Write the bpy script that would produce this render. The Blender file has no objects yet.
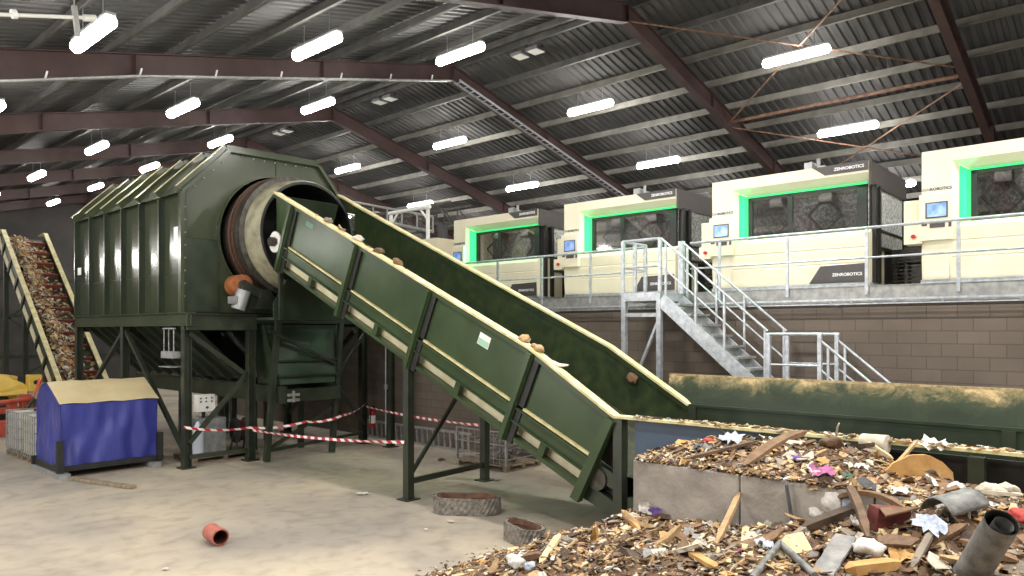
import bpy, bmesh, math, random
from mathutils import Vector, Matrix
from mathutils import noise as mnoise
R = random.Random(7)
SC = bpy.context.scene
COL = SC.collection
V = Vector
CX, CY, CZ = .6664, .7456, 3.0          # axis mix of the camera heading, eye height

# ------------------------------------------------------------------ helpers
def ray(px, py):
    t = (px - 512) / 725.0; v = (331 - py) / 725.0
    return V((CX * t + CY, CX - CY * t, v))
def at(px, py, X=None, Y=None, z=None):
    d = ray(px, py)
    k = X / d.x if X is not None else Y / d.y if Y is not None else (z - CZ) / d.z
    return V((d.x * k, d.y * k, CZ + d.z * k))

def lin(c):
    return tuple(((v / 255) / 12.92 if v / 255 <= .04045 else ((v / 255 + .055) / 1.055) ** 2.4) for v in c) + (1,)

def mat(name, c, c2=None, rough=.5, metal=0, scale=4, bump=0, bscale=30, detail=6, lo=.35, hi=.65, emit=0, spec=.5, stretch=None):
    m = bpy.data.materials.new(name); m.use_nodes = True
    nt = m.node_tree; N = nt.nodes; L = nt.links
    p = N['Principled BSDF']
    p.inputs['Roughness'].default_value = rough
    p.inputs['Metallic'].default_value = metal
    p.inputs['Specular IOR Level'].default_value = spec
    p.inputs['Base Color'].default_value = lin(c)
    if emit:
        p.inputs['Emission Color'].default_value = lin(c)
        p.inputs['Emission Strength'].default_value = emit
    tc = N.new('ShaderNodeTexCoord')
    src = tc.outputs['Object']
    if stretch:
        mp = N.new('ShaderNodeMapping'); mp.inputs['Scale'].default_value = stretch
        L.new(src, mp.inputs['Vector']); src = mp.outputs['Vector']
    if c2:
        n = N.new('ShaderNodeTexNoise'); n.inputs['Scale'].default_value = scale; n.inputs['Detail'].default_value = detail
        L.new(src, n.inputs['Vector'])
        r = N.new('ShaderNodeValToRGB')
        r.color_ramp.elements[0].position = lo; r.color_ramp.elements[0].color = lin(c)
        r.color_ramp.elements[1].position = hi; r.color_ramp.elements[1].color = lin(c2)
        L.new(n.outputs['Fac'], r.inputs['Fac']); L.new(r.outputs['Color'], p.inputs['Base Color'])
    if bump:
        b = N.new('ShaderNodeTexNoise'); b.inputs['Scale'].default_value = bscale; b.inputs['Detail'].default_value = 5
        L.new(src, b.inputs['Vector'])
        bp = N.new('ShaderNodeBump'); bp.inputs['Strength'].default_value = bump; bp.inputs['Distance'].default_value = .02
        L.new(b.outputs['Fac'], bp.inputs['Height']); L.new(bp.outputs['Normal'], p.inputs['Normal'])
    return m

M = {}
M['green'] = mat('green_paint', (50, 65, 42), (61, 77, 51), .26, scale=1.2, bump=.04, bscale=3, spec=.35)
M['olive'] = mat('olive_paint', (60, 67, 50), (72, 79, 59), .2, scale=.9, bump=.06, bscale=2.5)
M['gloss'] = mat('glossy_olive_sheet', (52, 58, 42), (62, 68, 50), .13, scale=.9, bump=.02, bscale=1.2, spec=.7)
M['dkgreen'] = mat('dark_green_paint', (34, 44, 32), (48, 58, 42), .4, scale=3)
M['beam'] = mat('green_steel', (37, 43, 34), (51, 57, 44), .4, scale=3)
M['inner'] = mat('scuffed_green_liner', (34, 48, 28), (60, 70, 40), .42, scale=5, lo=.4, hi=.75)
M['cream'] = mat('dusty_cream_edge', (190, 178, 128), (220, 210, 164), .6, scale=6, bump=.2)
M['board'] = mat('cream_board', (206, 196, 158), (226, 218, 186), .6, scale=4)
M['belt'] = mat('black_belt', (34, 38, 28), (58, 60, 42), .7, scale=5)
M['rust'] = mat('rusty_ring', (92, 62, 46), (68, 54, 46), .5, .4, scale=14)
M['iron'] = mat('dark_iron', (58, 56, 52), (88, 84, 76), .45, .6, scale=9)
M['neck'] = mat('worn_cream_drum', (150, 146, 122), (104, 100, 84), .5, scale=3.5, bump=.1)
M['black'] = mat('black_rubber', (22, 22, 22), (36, 36, 35), .5, scale=6)
M['roller'] = mat('orange_roller', (168, 102, 60), (140, 84, 50), .5, scale=6)
M['grey'] = mat('grey_metal', (132, 134, 136), (158, 160, 160), .4, .3, scale=7)
M['galv'] = mat('galvanised_steel', (166, 172, 180), (200, 204, 210), .4, .45, scale=12)
M['galvdull'] = mat('dull_galvanised', (140, 142, 142), (170, 170, 166), .5, .4, scale=10)
M['roofbeam'] = mat('red_oxide_beam', (62, 45, 43), (75, 54, 51), .55, scale=2.2, bump=.1)
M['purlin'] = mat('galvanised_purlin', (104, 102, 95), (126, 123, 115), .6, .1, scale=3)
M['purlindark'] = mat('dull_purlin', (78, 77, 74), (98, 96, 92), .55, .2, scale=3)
M['roof'] = mat('roof_sheet', (70, 70, 70), (82, 81, 80), .65, 0, scale=1, spec=.2)
M['rod'] = mat('rusty_rod', (148, 118, 98), (112, 78, 62), .6, .2, scale=8)
M['ivory'] = mat('ivory_enamel', (222, 214, 188), (228, 221, 198), .35, scale=2)
M['charcoal'] = mat('charcoal_panel', (66, 62, 62), (72, 68, 68), .45, scale=8)
M['led'] = mat('green_led_glow', (36, 184, 96), emit=1.1)
M['text'] = mat('white_lettering', (230, 230, 230), rough=.5)
M['navy'] = mat('navy_lettering', (46, 52, 96), rough=.5)
M['screen'] = mat('lit_screen', (92, 132, 206), (176, 204, 240), .2, scale=6, emit=.25)
M['redbtn'] = mat('red_plastic', (196, 40, 30), (170, 30, 24), .4, scale=5)
M['white'] = mat('white_paint', (226, 226, 220), (236, 236, 230), .4, scale=5)
M['bluetarp'] = mat('blue_tarpaulin', (44, 50, 122), (58, 64, 140), .33, scale=1.6, bump=.9, bscale=2.2, stretch=(1, 1, .5))
M['creamtarp'] = mat('cream_tarpaulin', (184, 168, 128), (198, 182, 144), .55, scale=2, bump=.2, bscale=3)
M['tank'] = mat('clouded_plastic', (182, 182, 170), (204, 203, 190), .45, scale=4)
M['wood'] = mat('grey_wood', (116, 104, 88), (150, 134, 112), .8, scale=8, bump=.3)
M['yellow'] = mat('yellow_paint', (222, 184, 70), (236, 204, 96), .4, scale=3)
M['red'] = mat('red_paint', (164, 62, 46), (180, 80, 60), .45, scale=4)
M['blue'] = mat('blue_paint', (46, 64, 120), (58, 80, 140), .45, scale=4)
M['navydark'] = mat('dark_blue_side', (52, 70, 92), (60, 80, 102), .4, scale=2)
M['pipe_red'] = mat('red_clay_pipe', (178, 104, 88), (154, 86, 70), .6, scale=9, bump=.2)
M['pipe_in'] = mat('dark_pipe_inside', (70, 34, 26), (90, 44, 32), .8, scale=9)
M['tread'] = mat('grey_rubber', (96, 92, 86), (140, 134, 124), .85, scale=14, bump=1, bscale=26)
M['treadin'] = mat('brown_rubber', (92, 66, 52), (120, 88, 70), .85, scale=10, bump=.5)
M['concrete'] = mat('cast_concrete', (120, 114, 107), (164, 157, 149), .85, scale=2.6, bump=.5, bscale=14, lo=.28, hi=.62, detail=10)
M['scrap'] = mat('scrap_metal', (120, 118, 114), (168, 164, 156), .5, .5, scale=9)

def dusty(name, base, dust, lo, hi, scale=2.2):
    m = mat(name, base, dust, .38, scale=scale, bump=.35, bscale=2.2, lo=lo, hi=hi, detail=12)
    return m
def backboard_mat():
    m = bpy.data.materials.new('dust_covered_green'); m.use_nodes = True
    nt = m.node_tree; N = nt.nodes; L = nt.links; p = N['Principled BSDF']; p.inputs['Roughness'].default_value = .6; p.inputs['Specular IOR Level'].default_value = .18
    tc = N.new('ShaderNodeTexCoord'); sp = N.new('ShaderNodeSeparateXYZ'); L.new(tc.outputs['Object'], sp.inputs[0])
    g = N.new('ShaderNodeMapRange'); g.inputs['From Min'].default_value = 1.84; g.inputs['From Max'].default_value = 2.26; L.new(sp.outputs['Z'], g.inputs['Value'])
    n = N.new('ShaderNodeTexNoise'); n.inputs['Scale'].default_value = 2.2; n.inputs['Detail'].default_value = 13; n.inputs['Roughness'].default_value = .8; n.inputs['Distortion'].default_value = .5
    L.new(tc.outputs['Object'], n.inputs['Vector'])
    a = N.new('ShaderNodeMath'); a.operation = 'MULTIPLY_ADD'; a.inputs[1].default_value = .42; L.new(g.outputs[0], a.inputs[0]); L.new(n.outputs['Fac'], a.inputs[2])
    r = N.new('ShaderNodeValToRGB'); e = r.color_ramp.elements; e[0].position = .56; e[0].color = lin((27, 37, 23)); e[1].position = 1.0; e[1].color = lin((168, 146, 106))
    q = e.new(.76); q.color = lin((42, 51, 33)); q = e.new(.9); q.color = lin((108, 98, 68))
    L.new(a.outputs[0], r.inputs['Fac']); L.new(r.outputs['Color'], p.inputs['Base Color'])
    bp = N.new('ShaderNodeBump'); bp.inputs['Strength'].default_value = .2; bp.inputs['Distance'].default_value = .02
    L.new(n.outputs['Fac'], bp.inputs['Height']); L.new(bp.outputs['Normal'], p.inputs['Normal'])
    return m
M['dusted'] = backboard_mat()
M['rimdirt'] = mat('dirt_on_rim', (142, 120, 84), (190, 172, 132), .9, scale=14, bump=.8)

def glass_mat(name, tint, refl, rough=.04):
    m = bpy.data.materials.new(name); m.use_nodes = True
    nt = m.node_tree; N = nt.nodes; L = nt.links; N.remove(N['Principled BSDF'])
    o = N['Material Output']
    tr = N.new('ShaderNodeBsdfTransparent'); tr.inputs['Color'].default_value = tint
    gl = N.new('ShaderNodeBsdfGlossy'); gl.inputs['Roughness'].default_value = rough
    gl.inputs['Color'].default_value = (.9, .9, .9, 1)
    mx = N.new('ShaderNodeMixShader'); mx.inputs['Fac'].default_value = refl
    L.new(tr.outputs[0], mx.inputs[1]); L.new(gl.outputs[0], mx.inputs[2]); L.new(mx.outputs[0], o.inputs['Surface'])
    return m
M['glass'] = glass_mat('smoked_glass', (.62, .62, .62, 1), .3)
M['sideglass'] = glass_mat('clear_side_glass', (.75, .77, .78, 1), .35, .15)

def emis(name, col, s):
    m = bpy.data.materials.new(name); m.use_nodes = True
    nt = m.node_tree; nt.nodes.remove(nt.nodes['Principled BSDF'])
    e = nt.nodes.new('ShaderNodeEmission'); e.inputs['Color'].default_value = col; e.inputs['Strength'].default_value = s
    nt.links.new(e.outputs[0], nt.nodes['Material Output'].inputs['Surface'])
    return m
TUBE_STRENGTH = 44
M['tube'] = emis('lit_tube', (1, .97, .92, 1), TUBE_STRENGTH)

def brick_wall():
    m = bpy.data.materials.new('block_wall'); m.use_nodes = True
    nt = m.node_tree; N = nt.nodes; L = nt.links; p = N['Principled BSDF']
    tc = N.new('ShaderNodeTexCoord'); sp = N.new('ShaderNodeSeparateXYZ'); cb = N.new('ShaderNodeCombineXYZ')
    L.new(tc.outputs['Object'], sp.inputs[0]); L.new(sp.outputs['Y'], cb.inputs['X']); L.new(sp.outputs['Z'], cb.inputs['Y'])
    b = N.new('ShaderNodeTexBrick'); L.new(cb.outputs[0], b.inputs['Vector'])
    b.inputs['Scale'].default_value = 1; b.inputs['Brick Width'].default_value = .42; b.inputs['Row Height'].default_value = .2
    b.inputs['Mortar Size'].default_value = .007; b.inputs['Mortar Smooth'].default_value = .3; b.inputs['Bias'].default_value = 0
    b.inputs['Color1'].default_value = lin((106, 96, 87)); b.inputs['Color2'].default_value = lin((116, 105, 95))
    b.inputs['Mortar'].default_value = lin((92, 83, 76))
    n = N.new('ShaderNodeTexNoise'); n.inputs['Scale'].default_value = 1.1; n.inputs['Detail'].default_value = 7
    L.new(tc.outputs['Object'], n.inputs['Vector'])
    mx = N.new('ShaderNodeMix'); mx.data_type = 'RGBA'; mx.blend_type = 'MULTIPLY'; mx.inputs['Factor'].default_value = .55
    r = N.new('ShaderNodeValToRGB'); r.color_ramp.elements[0].position = .3; r.color_ramp.elements[0].color = (.55, .52, .5, 1)
    r.color_ramp.elements[1].position = .7; r.color_ramp.elements[1].color = (1, 1, 1, 1)
    L.new(n.outputs['Fac'], r.inputs['Fac']); L.new(b.outputs['Color'], mx.inputs['A']); L.new(r.outputs['Color'], mx.inputs['B'])
    L.new(mx.outputs['Result'], p.inputs['Base Color']); p.inputs['Roughness'].default_value = .85
    bp = N.new('ShaderNodeBump'); bp.inputs['Strength'].default_value = .5; bp.inputs['Distance'].default_value = .01; bp.invert = True
    L.new(b.outputs['Fac'], bp.inputs['Height']); L.new(bp.outputs['Normal'], p.inputs['Normal'])
    return m
M['blockwall'] = brick_wall()

def floor_mat():
    m = bpy.data.materials.new('dusty_concrete_floor'); m.use_nodes = True
    nt = m.node_tree; N = nt.nodes; L = nt.links; p = N['Principled BSDF']; p.inputs['Roughness'].default_value = .75
    tc = N.new('ShaderNodeTexCoord')
    def noise(s, d, w=0):
        n = N.new('ShaderNodeTexNoise'); n.inputs['Scale'].default_value = s; n.inputs['Detail'].default_value = d
        n.inputs['Distortion'].default_value = w; L.new(tc.outputs['Object'], n.inputs['Vector']); return n
    a = noise(.38, 8, .6); r = N.new('ShaderNodeValToRGB'); e = r.color_ramp.elements
    e[0].position = .32; e[0].color = lin((141, 134, 125)); e[1].position = .66; e[1].color = lin((180, 168, 147))
    q = e.new(.5); q.color = lin((163, 153, 138))
    L.new(a.outputs['Fac'], r.inputs['Fac'])
    b = noise(3.2, 14, .2); r2 = N.new('ShaderNodeValToRGB'); r2.color_ramp.elements[0].position = .3; r2.color_ramp.elements[0].color = (.62, .58, .53, 1)
    r2.color_ramp.elements[1].position = .52; r2.color_ramp.elements[1].color = (1, 1, 1, 1)
    L.new(b.outputs['Fac'], r2.inputs['Fac'])
    mx = N.new('ShaderNodeMix'); mx.data_type = 'RGBA'; mx.blend_type = 'MULTIPLY'; mx.inputs['Factor'].default_value = .5
    L.new(r.outputs['Color'], mx.inputs['A']); L.new(r2.outputs['Color'], mx.inputs['B'])
    c = noise(1.1, 4, 1.2); r3 = N.new('ShaderNodeValToRGB'); r3.color_ramp.elements[0].position = .3; r3.color_ramp.elements[0].color = (.72, .7, .68, 1)
    r3.color_ramp.elements[1].position = .42; r3.color_ramp.elements[1].color = (1, 1, 1, 1)
    L.new(c.outputs['Fac'], r3.inputs['Fac'])
    m2 = N.new('ShaderNodeMix'); m2.data_type = 'RGBA'; m2.blend_type = 'MULTIPLY'; m2.inputs['Factor'].default_value = .6
    L.new(mx.outputs['Result'], m2.inputs['A']); L.new(r3.outputs['Color'], m2.inputs['B'])
    L.new(m2.outputs['Result'], p.inputs['Base Color'])
    bp = N.new('ShaderNodeBump'); d = noise(42, 6); bp.inputs['Strength'].default_value = .12; bp.inputs['Distance'].default_value = .01
    L.new(d.outputs['Fac'], bp.inputs['Height']); L.new(bp.outputs['Normal'], p.inputs['Normal'])
    return m
M['floor'] = floor_mat()

def tape_mat():
    m = bpy.data.materials.new('red_white_tape'); m.use_nodes = True
    nt = m.node_tree; N = nt.nodes; L = nt.links; p = N['Principled BSDF']; p.inputs['Roughness'].default_value = .4
    uv = N.new('ShaderNodeUVMap'); w = N.new('ShaderNodeTexWave'); w.wave_type = 'BANDS'; w.bands_direction = 'DIAGONAL'
    w.inputs['Scale'].default_value = 1.0
    L.new(uv.outputs[0], w.inputs['Vector'])
    r = N.new('ShaderNodeValToRGB'); r.color_ramp.interpolation = 'CONSTANT'
    r.color_ramp.elements[0].color = lin((190, 40, 62)); r.color_ramp.elements[1].position = .5; r.color_ramp.elements[1].color = lin((240, 232, 228))
    L.new(w.outputs['Fac'], r.inputs['Fac']); L.new(r.outputs['Color'], p.inputs['Base Color'])
    return m
M['tape'] = tape_mat()

class MB:
    def __init__(s): s.v = []; s.f = []; s.m = []; s.uv = {}
    def quadlist(s, vs, fs, mi=0):
        b = len(s.v); s.v += [tuple(x) for x in vs]
        for f in fs: s.f.append([b + i for i in f]); s.m.append(mi)
    def box(s, x0, x1, y0, y1, z0, z1, mi=0):
        s.quadlist([(x0, y0, z0), (x1, y0, z0), (x1, y1, z0), (x0, y1, z0), (x0, y0, z1), (x1, y0, z1), (x1, y1, z1), (x0, y1, z1)],
                   [(3, 2, 1, 0), (4, 5, 6, 7), (0, 1, 5, 4), (1, 2, 6, 5), (2, 3, 7, 6), (3, 0, 4, 7)], mi); return s
    def bar(s, p, q, w, h, up=(0, 0, 1), mi=0):
        p = V(p); q = V(q); d = (q - p).normalized(); u = V(up)
        if abs(d.dot(u)) > .98: u = V((0, 1, 0))
        x = d.cross(u).normalized() * w / 2; y = x.cross(d).normalized() * h / 2
        vs = [p - x - y, p + x - y, p + x + y, p - x + y, q - x - y, q + x - y, q + x + y, q - x + y]
        s.quadlist(vs, [(3, 2, 1, 0), (4, 5, 6, 7), (0, 1, 5, 4), (1, 2, 6, 5), (2, 3, 7, 6), (3, 0, 4, 7)], mi); return s
    def ibeam(s, p, q, d, w, t=.02, up=(0, 0, 1)):
        p = V(p); q = V(q); ax = (q - p).normalized(); x = ax.cross(V(up)).normalized(); y = x.cross(ax).normalized()
        s.bar(p, q, t, d - 2 * t, up)
        for k in (-1, 1): s.bar(p + y * k * (d / 2 - t / 2), q + y * k * (d / 2 - t / 2), w, t, up)
        return s
    def tube(s, pts, r, n=8, mi=0, caps=True):
        pts = [V(p) for p in pts]; b = len(s.v); m = len(pts)
        rr = r if isinstance(r, (list, tuple)) else [r] * m
        prev = None
        for i, p in enumerate(pts):
            d = (pts[min(i + 1, m - 1)] - pts[max(i - 1, 0)]).normalized()
            u = prev if prev is not None else (V((0, 0, 1)) if abs(d.z) < .9 else V((0, 1, 0)))
            x = d.cross(u).normalized(); y = x.cross(d).normalized(); prev = y
            for k in range(n):
                a = 2 * math.pi * k / n
                s.v.append(tuple(p + x * math.cos(a) * rr[i] + y * math.sin(a) * rr[i]))
        for i in range(m - 1):
            for k in range(n):
                s.f.append([b + i * n + k, b + i * n + (k + 1) % n, b + (i + 1) * n + (k + 1) % n, b + (i + 1) * n + k]); s.m.append(mi)
        if caps:
            s.f.append([b + k for k in range(n)][::-1]); s.m.append(mi)
            s.f.append([b + (m - 1) * n + k for k in range(n)]); s.m.append(mi)
        return s
    def prism(s, poly, ext, mi=0):
        b = len(s.v); n = len(poly); e = V(ext)
        s.v += [tuple(V(p)) for p in poly] + [tuple(V(p) + e) for p in poly]
        s.f.append([b + i for i in range(n)][::-1]); s.m.append(mi)
        s.f.append([b + n + i for i in range(n)]); s.m.append(mi)
        for i in range(n):
            j = (i + 1) % n; s.f.append([b + i, b + j, b + n + j, b + n + i]); s.m.append(mi)
        return s
    def lathe(s, prof, c, axis='y', n=48, mi=0, a0=0, a1=2 * math.pi):
        # prof: (radius, along) pairs round an axis through c
        b = len(s.v); full = abs(a1 - a0 - 2 * math.pi) < 1e-6; cols = n if full else n + 1
        for k in range(cols):
            a = a0 + (a1 - a0) * k / n; ca, sa = math.cos(a), math.sin(a)
            for r, h in prof:
                if axis == 'y': s.v.append((c[0] + r * ca, c[1] + h, c[2] + r * sa))
                elif axis == 'z': s.v.append((c[0] + r * ca, c[1] + r * sa, c[2] + h))
                else: s.v.append((c[0] + h, c[1] + r * ca, c[2] + r * sa))
        m = len(prof)
        for k in range(n):
            k2 = (k + 1) % cols
            for i in range(m - 1):
                s.f.append([b + k * m + i, b + k2 * m + i, b + k2 * m + i + 1, b + k * m + i + 1]); s.m.append(mi)
        return s
    def mesh(s, name, mats):
        me = bpy.data.meshes.new(name); me.from_pydata(s.v, [], s.f); me.update()
        for m in (mats if isinstance(mats, (list, tuple)) else [mats]): me.materials.append(m)
        if any(s.m): me.polygons.foreach_set('material_index', s.m)
        bm = bmesh.new(); bm.from_mesh(me); bmesh.ops.recalc_face_normals(bm, faces=bm.faces); bm.to_mesh(me); bm.free()
        return me
    def build(s, name, mats, parent=None, smooth=False, bevel=0):
        me = s.mesh(name, mats); o = bpy.data.objects.new(name, me); COL.objects.link(o)
        if parent is not None:
            o.parent = parent
            if parent.get('_abs'):
                o.matrix_parent_inverse = Matrix.Translation(-V(parent['_abs']))
        if smooth:
            me.polygons.foreach_set('use_smooth', [True] * len(me.polygons))
            me.set_sharp_from_angle(angle=math.radians(40))
        if bevel:
            md = o.modifiers.new('bevel', 'BEVEL'); md.width = bevel; md.segments = 2; md.limit_method = 'ANGLE'
        return o

def tag(o, label, cat, group=None, kind=None):
    o['label'] = label; o['category'] = cat
    if group: o['group'] = group
    if kind: o['kind'] = kind
    return o
def thing(name, label, cat, loc=(0, 0, 0), group=None, absolute=True):
    # an Empty at the base; with absolute=True the parts are written in world coordinates
    o = bpy.data.objects.new(name, None); COL.objects.link(o); o.location = loc; o.empty_display_size = .2
    tag(o, label, cat, group)
    if absolute: o['_abs'] = list(loc)
    return o
def struct(name, mb, m, **k):
    o = mb.build(name, m, **k); o['kind'] = 'structure'; return o
def copy_tree(o, parent=None):
    c = o.copy(); COL.objects.link(c)
    if parent is not None: c.parent = parent
    for ch in list(o.children):
        d = copy_tree(ch, c); d.matrix_parent_inverse = ch.matrix_parent_inverse.copy()
    return c
def ordinal(n): return ['first', 'second', 'third', 'fourth', 'fifth', 'sixth', 'seventh', 'eighth', 'ninth', 'tenth'][n]

# ------------------------------------------------------------------ camera
cam = bpy.data.cameras.new('camera'); co = bpy.data.objects.new('camera', cam); COL.objects.link(co)
co.location = (0, 0, CZ); co.rotation_euler = (math.pi / 2, 0, -math.atan2(CY, CX))
cam.sensor_width = 36; cam.lens = 725 / 1024 * 36; cam.shift_y = 43 / 1024; cam.clip_end = 200
SC.camera = co

# ------------------------------------------------------------------ building shell
RX, RZ, PITCH = 15.0, 10.5, .246
BAYS = [3.55 + 6.15 * k for k in range(-2, 8)]
Y0, Y1 = -10.0, 48.0
XL, XR = -4.0, 34.0
def zr(x, off=0): return RZ + off - PITCH * abs(x - RX)

struct('floor', MB().box(XL, XR, Y0, Y1, -.2, 0), M['floor'])

def roof_sheet(x0, x1):
    mb = MB(); pitch = .24; prof = [(0, 0), (.10, 0), (.13, .045), (.21, .045)]
    ys = []
    y = Y0
    while y < Y1:
        for a, h in prof: ys.append((y + a, h))
        y += pitch
    off = .46 + .2 + .02
    vs = []
    for (y, h) in ys: vs += [(x0, y, zr(x0, off) + h), (x1, y, zr(x1, off) + h)]
    mb.quadlist(vs, [(2 * i, 2 * i + 1, 2 * i + 3, 2 * i + 2) for i in range(len(ys) - 1)])
    return mb
struct('ceiling', roof_sheet(XL, RX), M['roof'])
struct('ceiling', roof_sheet(RX, XR), M['roof'])
M['wallclad'] = mat('dark_cladding', (74, 70, 68), (58, 55, 54), .7, scale=.7)
struct('wall_back', MB().box(XL, XR, Y1, Y1 + .2, 0, 12), M['wallclad'])
struct('wall_front', MB().box(XL, XR, Y0 - .2, Y0, 0, 12), M['wallclad'])
struct('wall_left', MB().box(XL - .2, XL, Y0, Y1, 0, 7), M['wallclad'])
struct('wall_right', MB().box(XR, XR + .2, Y0, Y1, 0, 8), M['wallclad'])

for yb in BAYS:
    if yb < -5: continue
    # left rafter, deepening into its haunch
    mb = MB(); top = .46
    def st(x):
        d = .46 if x > 6 else .46 + (6 - x) * .055
        return zr(x, top - d), zr(x, top)
    xs = [XL + .05, 6.0, RX]
    for a, b in zip(xs, xs[1:]):
        (l0, t0), (l1, t1) = st(a), st(b)
        mb.prism([(a, yb - .01, l0), (b, yb - .01, l1), (b, yb - .01, t1), (a, yb - .01, t0)], (0, .02, 0))
        mb.bar((a, yb, l0), (b, yb, l1), .2, .025); mb.bar((a, yb, t0 - .013), (b, yb, t1 - .013), .2, .025)
    for x in (6.0, 10.5):
        l, t = st(x); mb.box(x - .01, x + .01, yb - .1, yb + .1, l, t)
    struct('roof_beam', mb, M['roofbeam'])
    mb = MB()
    p, q = V((RX, yb, zr(RX, .23))), V((XR - .1, yb, zr(XR - .1, .23)))
    mb.ibeam(p, q, .46, .2, .025)
    for x in (RX + .02, 19.5, 24): mb.box(x - .01, x + .01, yb - .1, yb + .1, zr(x) + .02, zr(x, .44))
    struct('roof_beam', mb, M['roofbeam'])

k = 0
for sgn in (-1, 1):
    for i in range(15):
        x = RX + sgn * (.22 + 1.32 * i)
        if x < XL + .3 or x > XR - .3: continue
        z = zr(x, .46)
        mb = MB(); mb.box(x - .012, x + .012, Y0 + .05, Y1 - .05, z + .005, z + .2)
        mb.box(x - .07, x + .0, Y0 + .05, Y1 - .05, z + .005, z + .025); mb.box(x, x + .07, Y0 + .05, Y1 - .05, z + .18, z + .2)
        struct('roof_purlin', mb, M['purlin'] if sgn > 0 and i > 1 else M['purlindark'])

# cross bracing in the roof plane between the two nearest visible frames
def brace(p, q, r, m):
    struct('roof_brace', MB().tube([p, q], r, 8), m)
ya, yb = BAYS[2], BAYS[3]
zb = .1
def rp(x, y): return (x, y, zr(x, zb))
brace(rp(15.1, yb), rp(20.2, ya), .022, M['rod']); brace(rp(20.6, yb), rp(15.1, ya), .022, M['rod'])
brace(rp(20.8, yb), rp(26, ya), .022, M['rod']); brace(rp(26, yb), rp(20.8, ya), .022, M['rod'])
brace((20.7, ya, zr(20.7, .2)), (20.7, yb, zr(20.7, .2)), .05, M['rod'])

# ------------------------------------------------------------------ ceiling lights
ROWS = [(4.2, 'far left row'), (8.35, 'second row left of the ridge'), (12.4, 'row just left of the ridge'), (17.85, 'row just right of the ridge'), (21.8, 'second row right of the ridge'), (25.9, 'third row right of the ridge')]
LY = [.5 + 6.15 * k for k in range(0, 8)]
def tube_light(loc, label):
    t = thing('tube_light', label, 'ceiling light', loc, 'lit tube lights under the roof', absolute=False)
    mb = MB(); mb.box(-.075, .075, -.78, .78, .09, .14)
    for y in (-.45, .45): mb.tube([(0, y, .12), (0, y, .55)], .008, 6)
    mb.build('housing', M['grey'], t)
    d = MB(); n = 12; pts = []
    prof = [(-.82, .0), (-.81, .06), (-.75, .105), (.75, .105), (.81, .06), (.82, 0)]  # fattened so the glow around the tube is built into its shape
    d.tube([(0, a, .0) for a, _ in prof], [max(r, .006) for _, r in prof], 12)
    d.build('diffuser', M['tube'], t, smooth=True)
    return t
proto_light = None
for x, rowname in ROWS:
    n = 0
    for y in LY:
        loc = V((x, y, zr(x) - .08))
        f = x * CY + y * CX; r = x * CX - y * CY
        vis = f > 1 and -10 < 512 + 725 * r / f < 1034 and -12 < 331 - 725 * (loc.z - 3) / f < 576
        if not vis:
            continue
        lab = 'glowing white tube light in the %s, %s from the camera' % (rowname, ordinal(n)); n += 1
        if proto_light is None: proto_light = tube_light(loc, lab)
        else:
            c = copy_tree(proto_light); c.location = loc; c['label'] = lab
def area(name, loc, size, sy, e, col=(1, .96, .9), rot=(0, 0, 0)):
    l = bpy.data.lights.new(name, 'AREA'); l.shape = 'RECTANGLE'; l.size = size; l.size_y = sy; l.energy = e; l.color = col
    o = bpy.data.objects.new(name, l); COL.objects.link(o); o.location = loc; o.rotation_euler = rot; return o
# lamps of the same rows that hang above and behind the photographer
for x, y in [(4.2, .5), (4.2, 6.65), (8.35, .5), (8.35, 6.65), (12.4, .5), (12.4, 6.65), (17.85, .5), (4.2, -5.6), (8.35, -5.6), (12.4, -5.6), (17.85, -5.6)]:
    area('roof_lamp', (x, y, zr(x) - .15), .3, 1.4, 200)
for y in LY:
    l = bpy.data.lights.new('roof_lamp', 'POINT'); l.energy = 230; l.shadow_soft_size = .28; l.color = (1, .97, .92)
    o = bpy.data.objects.new('roof_lamp', l); COL.objects.link(o); o.location = (.1, y, zr(.1) - .3)
# left: unseen key added to light the drum housing; rear: door daylight from behind
area('daylight_key_fill', (-3.6, 13, 3.2), 8, 5, 420, (1, .97, .92), (math.radians(80), 0, math.radians(-90)))
area('daylight_key_fill', (4, -9.5, 3.6), 9, 6, 300, (1, .97, .92), (math.radians(82), 0, 0))

def high_bay(loc, label):
    t = thing('high_bay_lamp', label, 'lamp', loc)
    x, y, z = loc
    mb = MB(); mb.box(x - .05, x + .05, y - .5, y + .5, z + .02, z + .1); mb.tube([(x, y, z + .1), (x, y, z + .35)], .015)
    mb.build('bracket', M['charcoal'], t)
    for s in (-1, 1):
        h = MB(); h.prism([(x - .2, y + s * .28 - .2, z - .06), (x + .2, y + s * .28 - .2, z - .06), (x + .16, y + s * .28 - .16, z + .04), (x - .16, y + s * .28 - .16, z + .04)], (0, .4, 0))
        hd = h.build('lamp_head', M['grey'], t)
        g = MB(); g.box(x - .17, x + .17, y + s * .28 - .17, y + s * .28 + .17, z - .075, z - .062); g.build('lens', M['white'], hd)
for i, (px, py) in enumerate([(528, 52), (385, 99), (283, 131)]):
    p = at(px, py, Y=[13.0, 19.2, 25.3][i])
    high_bay((p.x, p.y, p.z), 'unlit twin square floodlight near the ridge, %s from the camera' % ordinal(i))

# ------------------------------------------------------------------ block wall and mezzanine
struct('partition_wall', MB().box(12.8, 13.05, -6, 26, 0, 3.45), M['blockwall'])
mb = MB(); mb.box(12.82, 22, -6, 26, 3.45, 3.6); mb.box(12.74, 12.82, -6, 26, 3.6, 3.74); mb.box(12.72, 22, -6, 26, 3.735, 3.745)
mb.box(12.74, 12.8, -6, 26, 3.47, 3.6)
struct('mezzanine_slab', mb, M['galvdull'])

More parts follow.
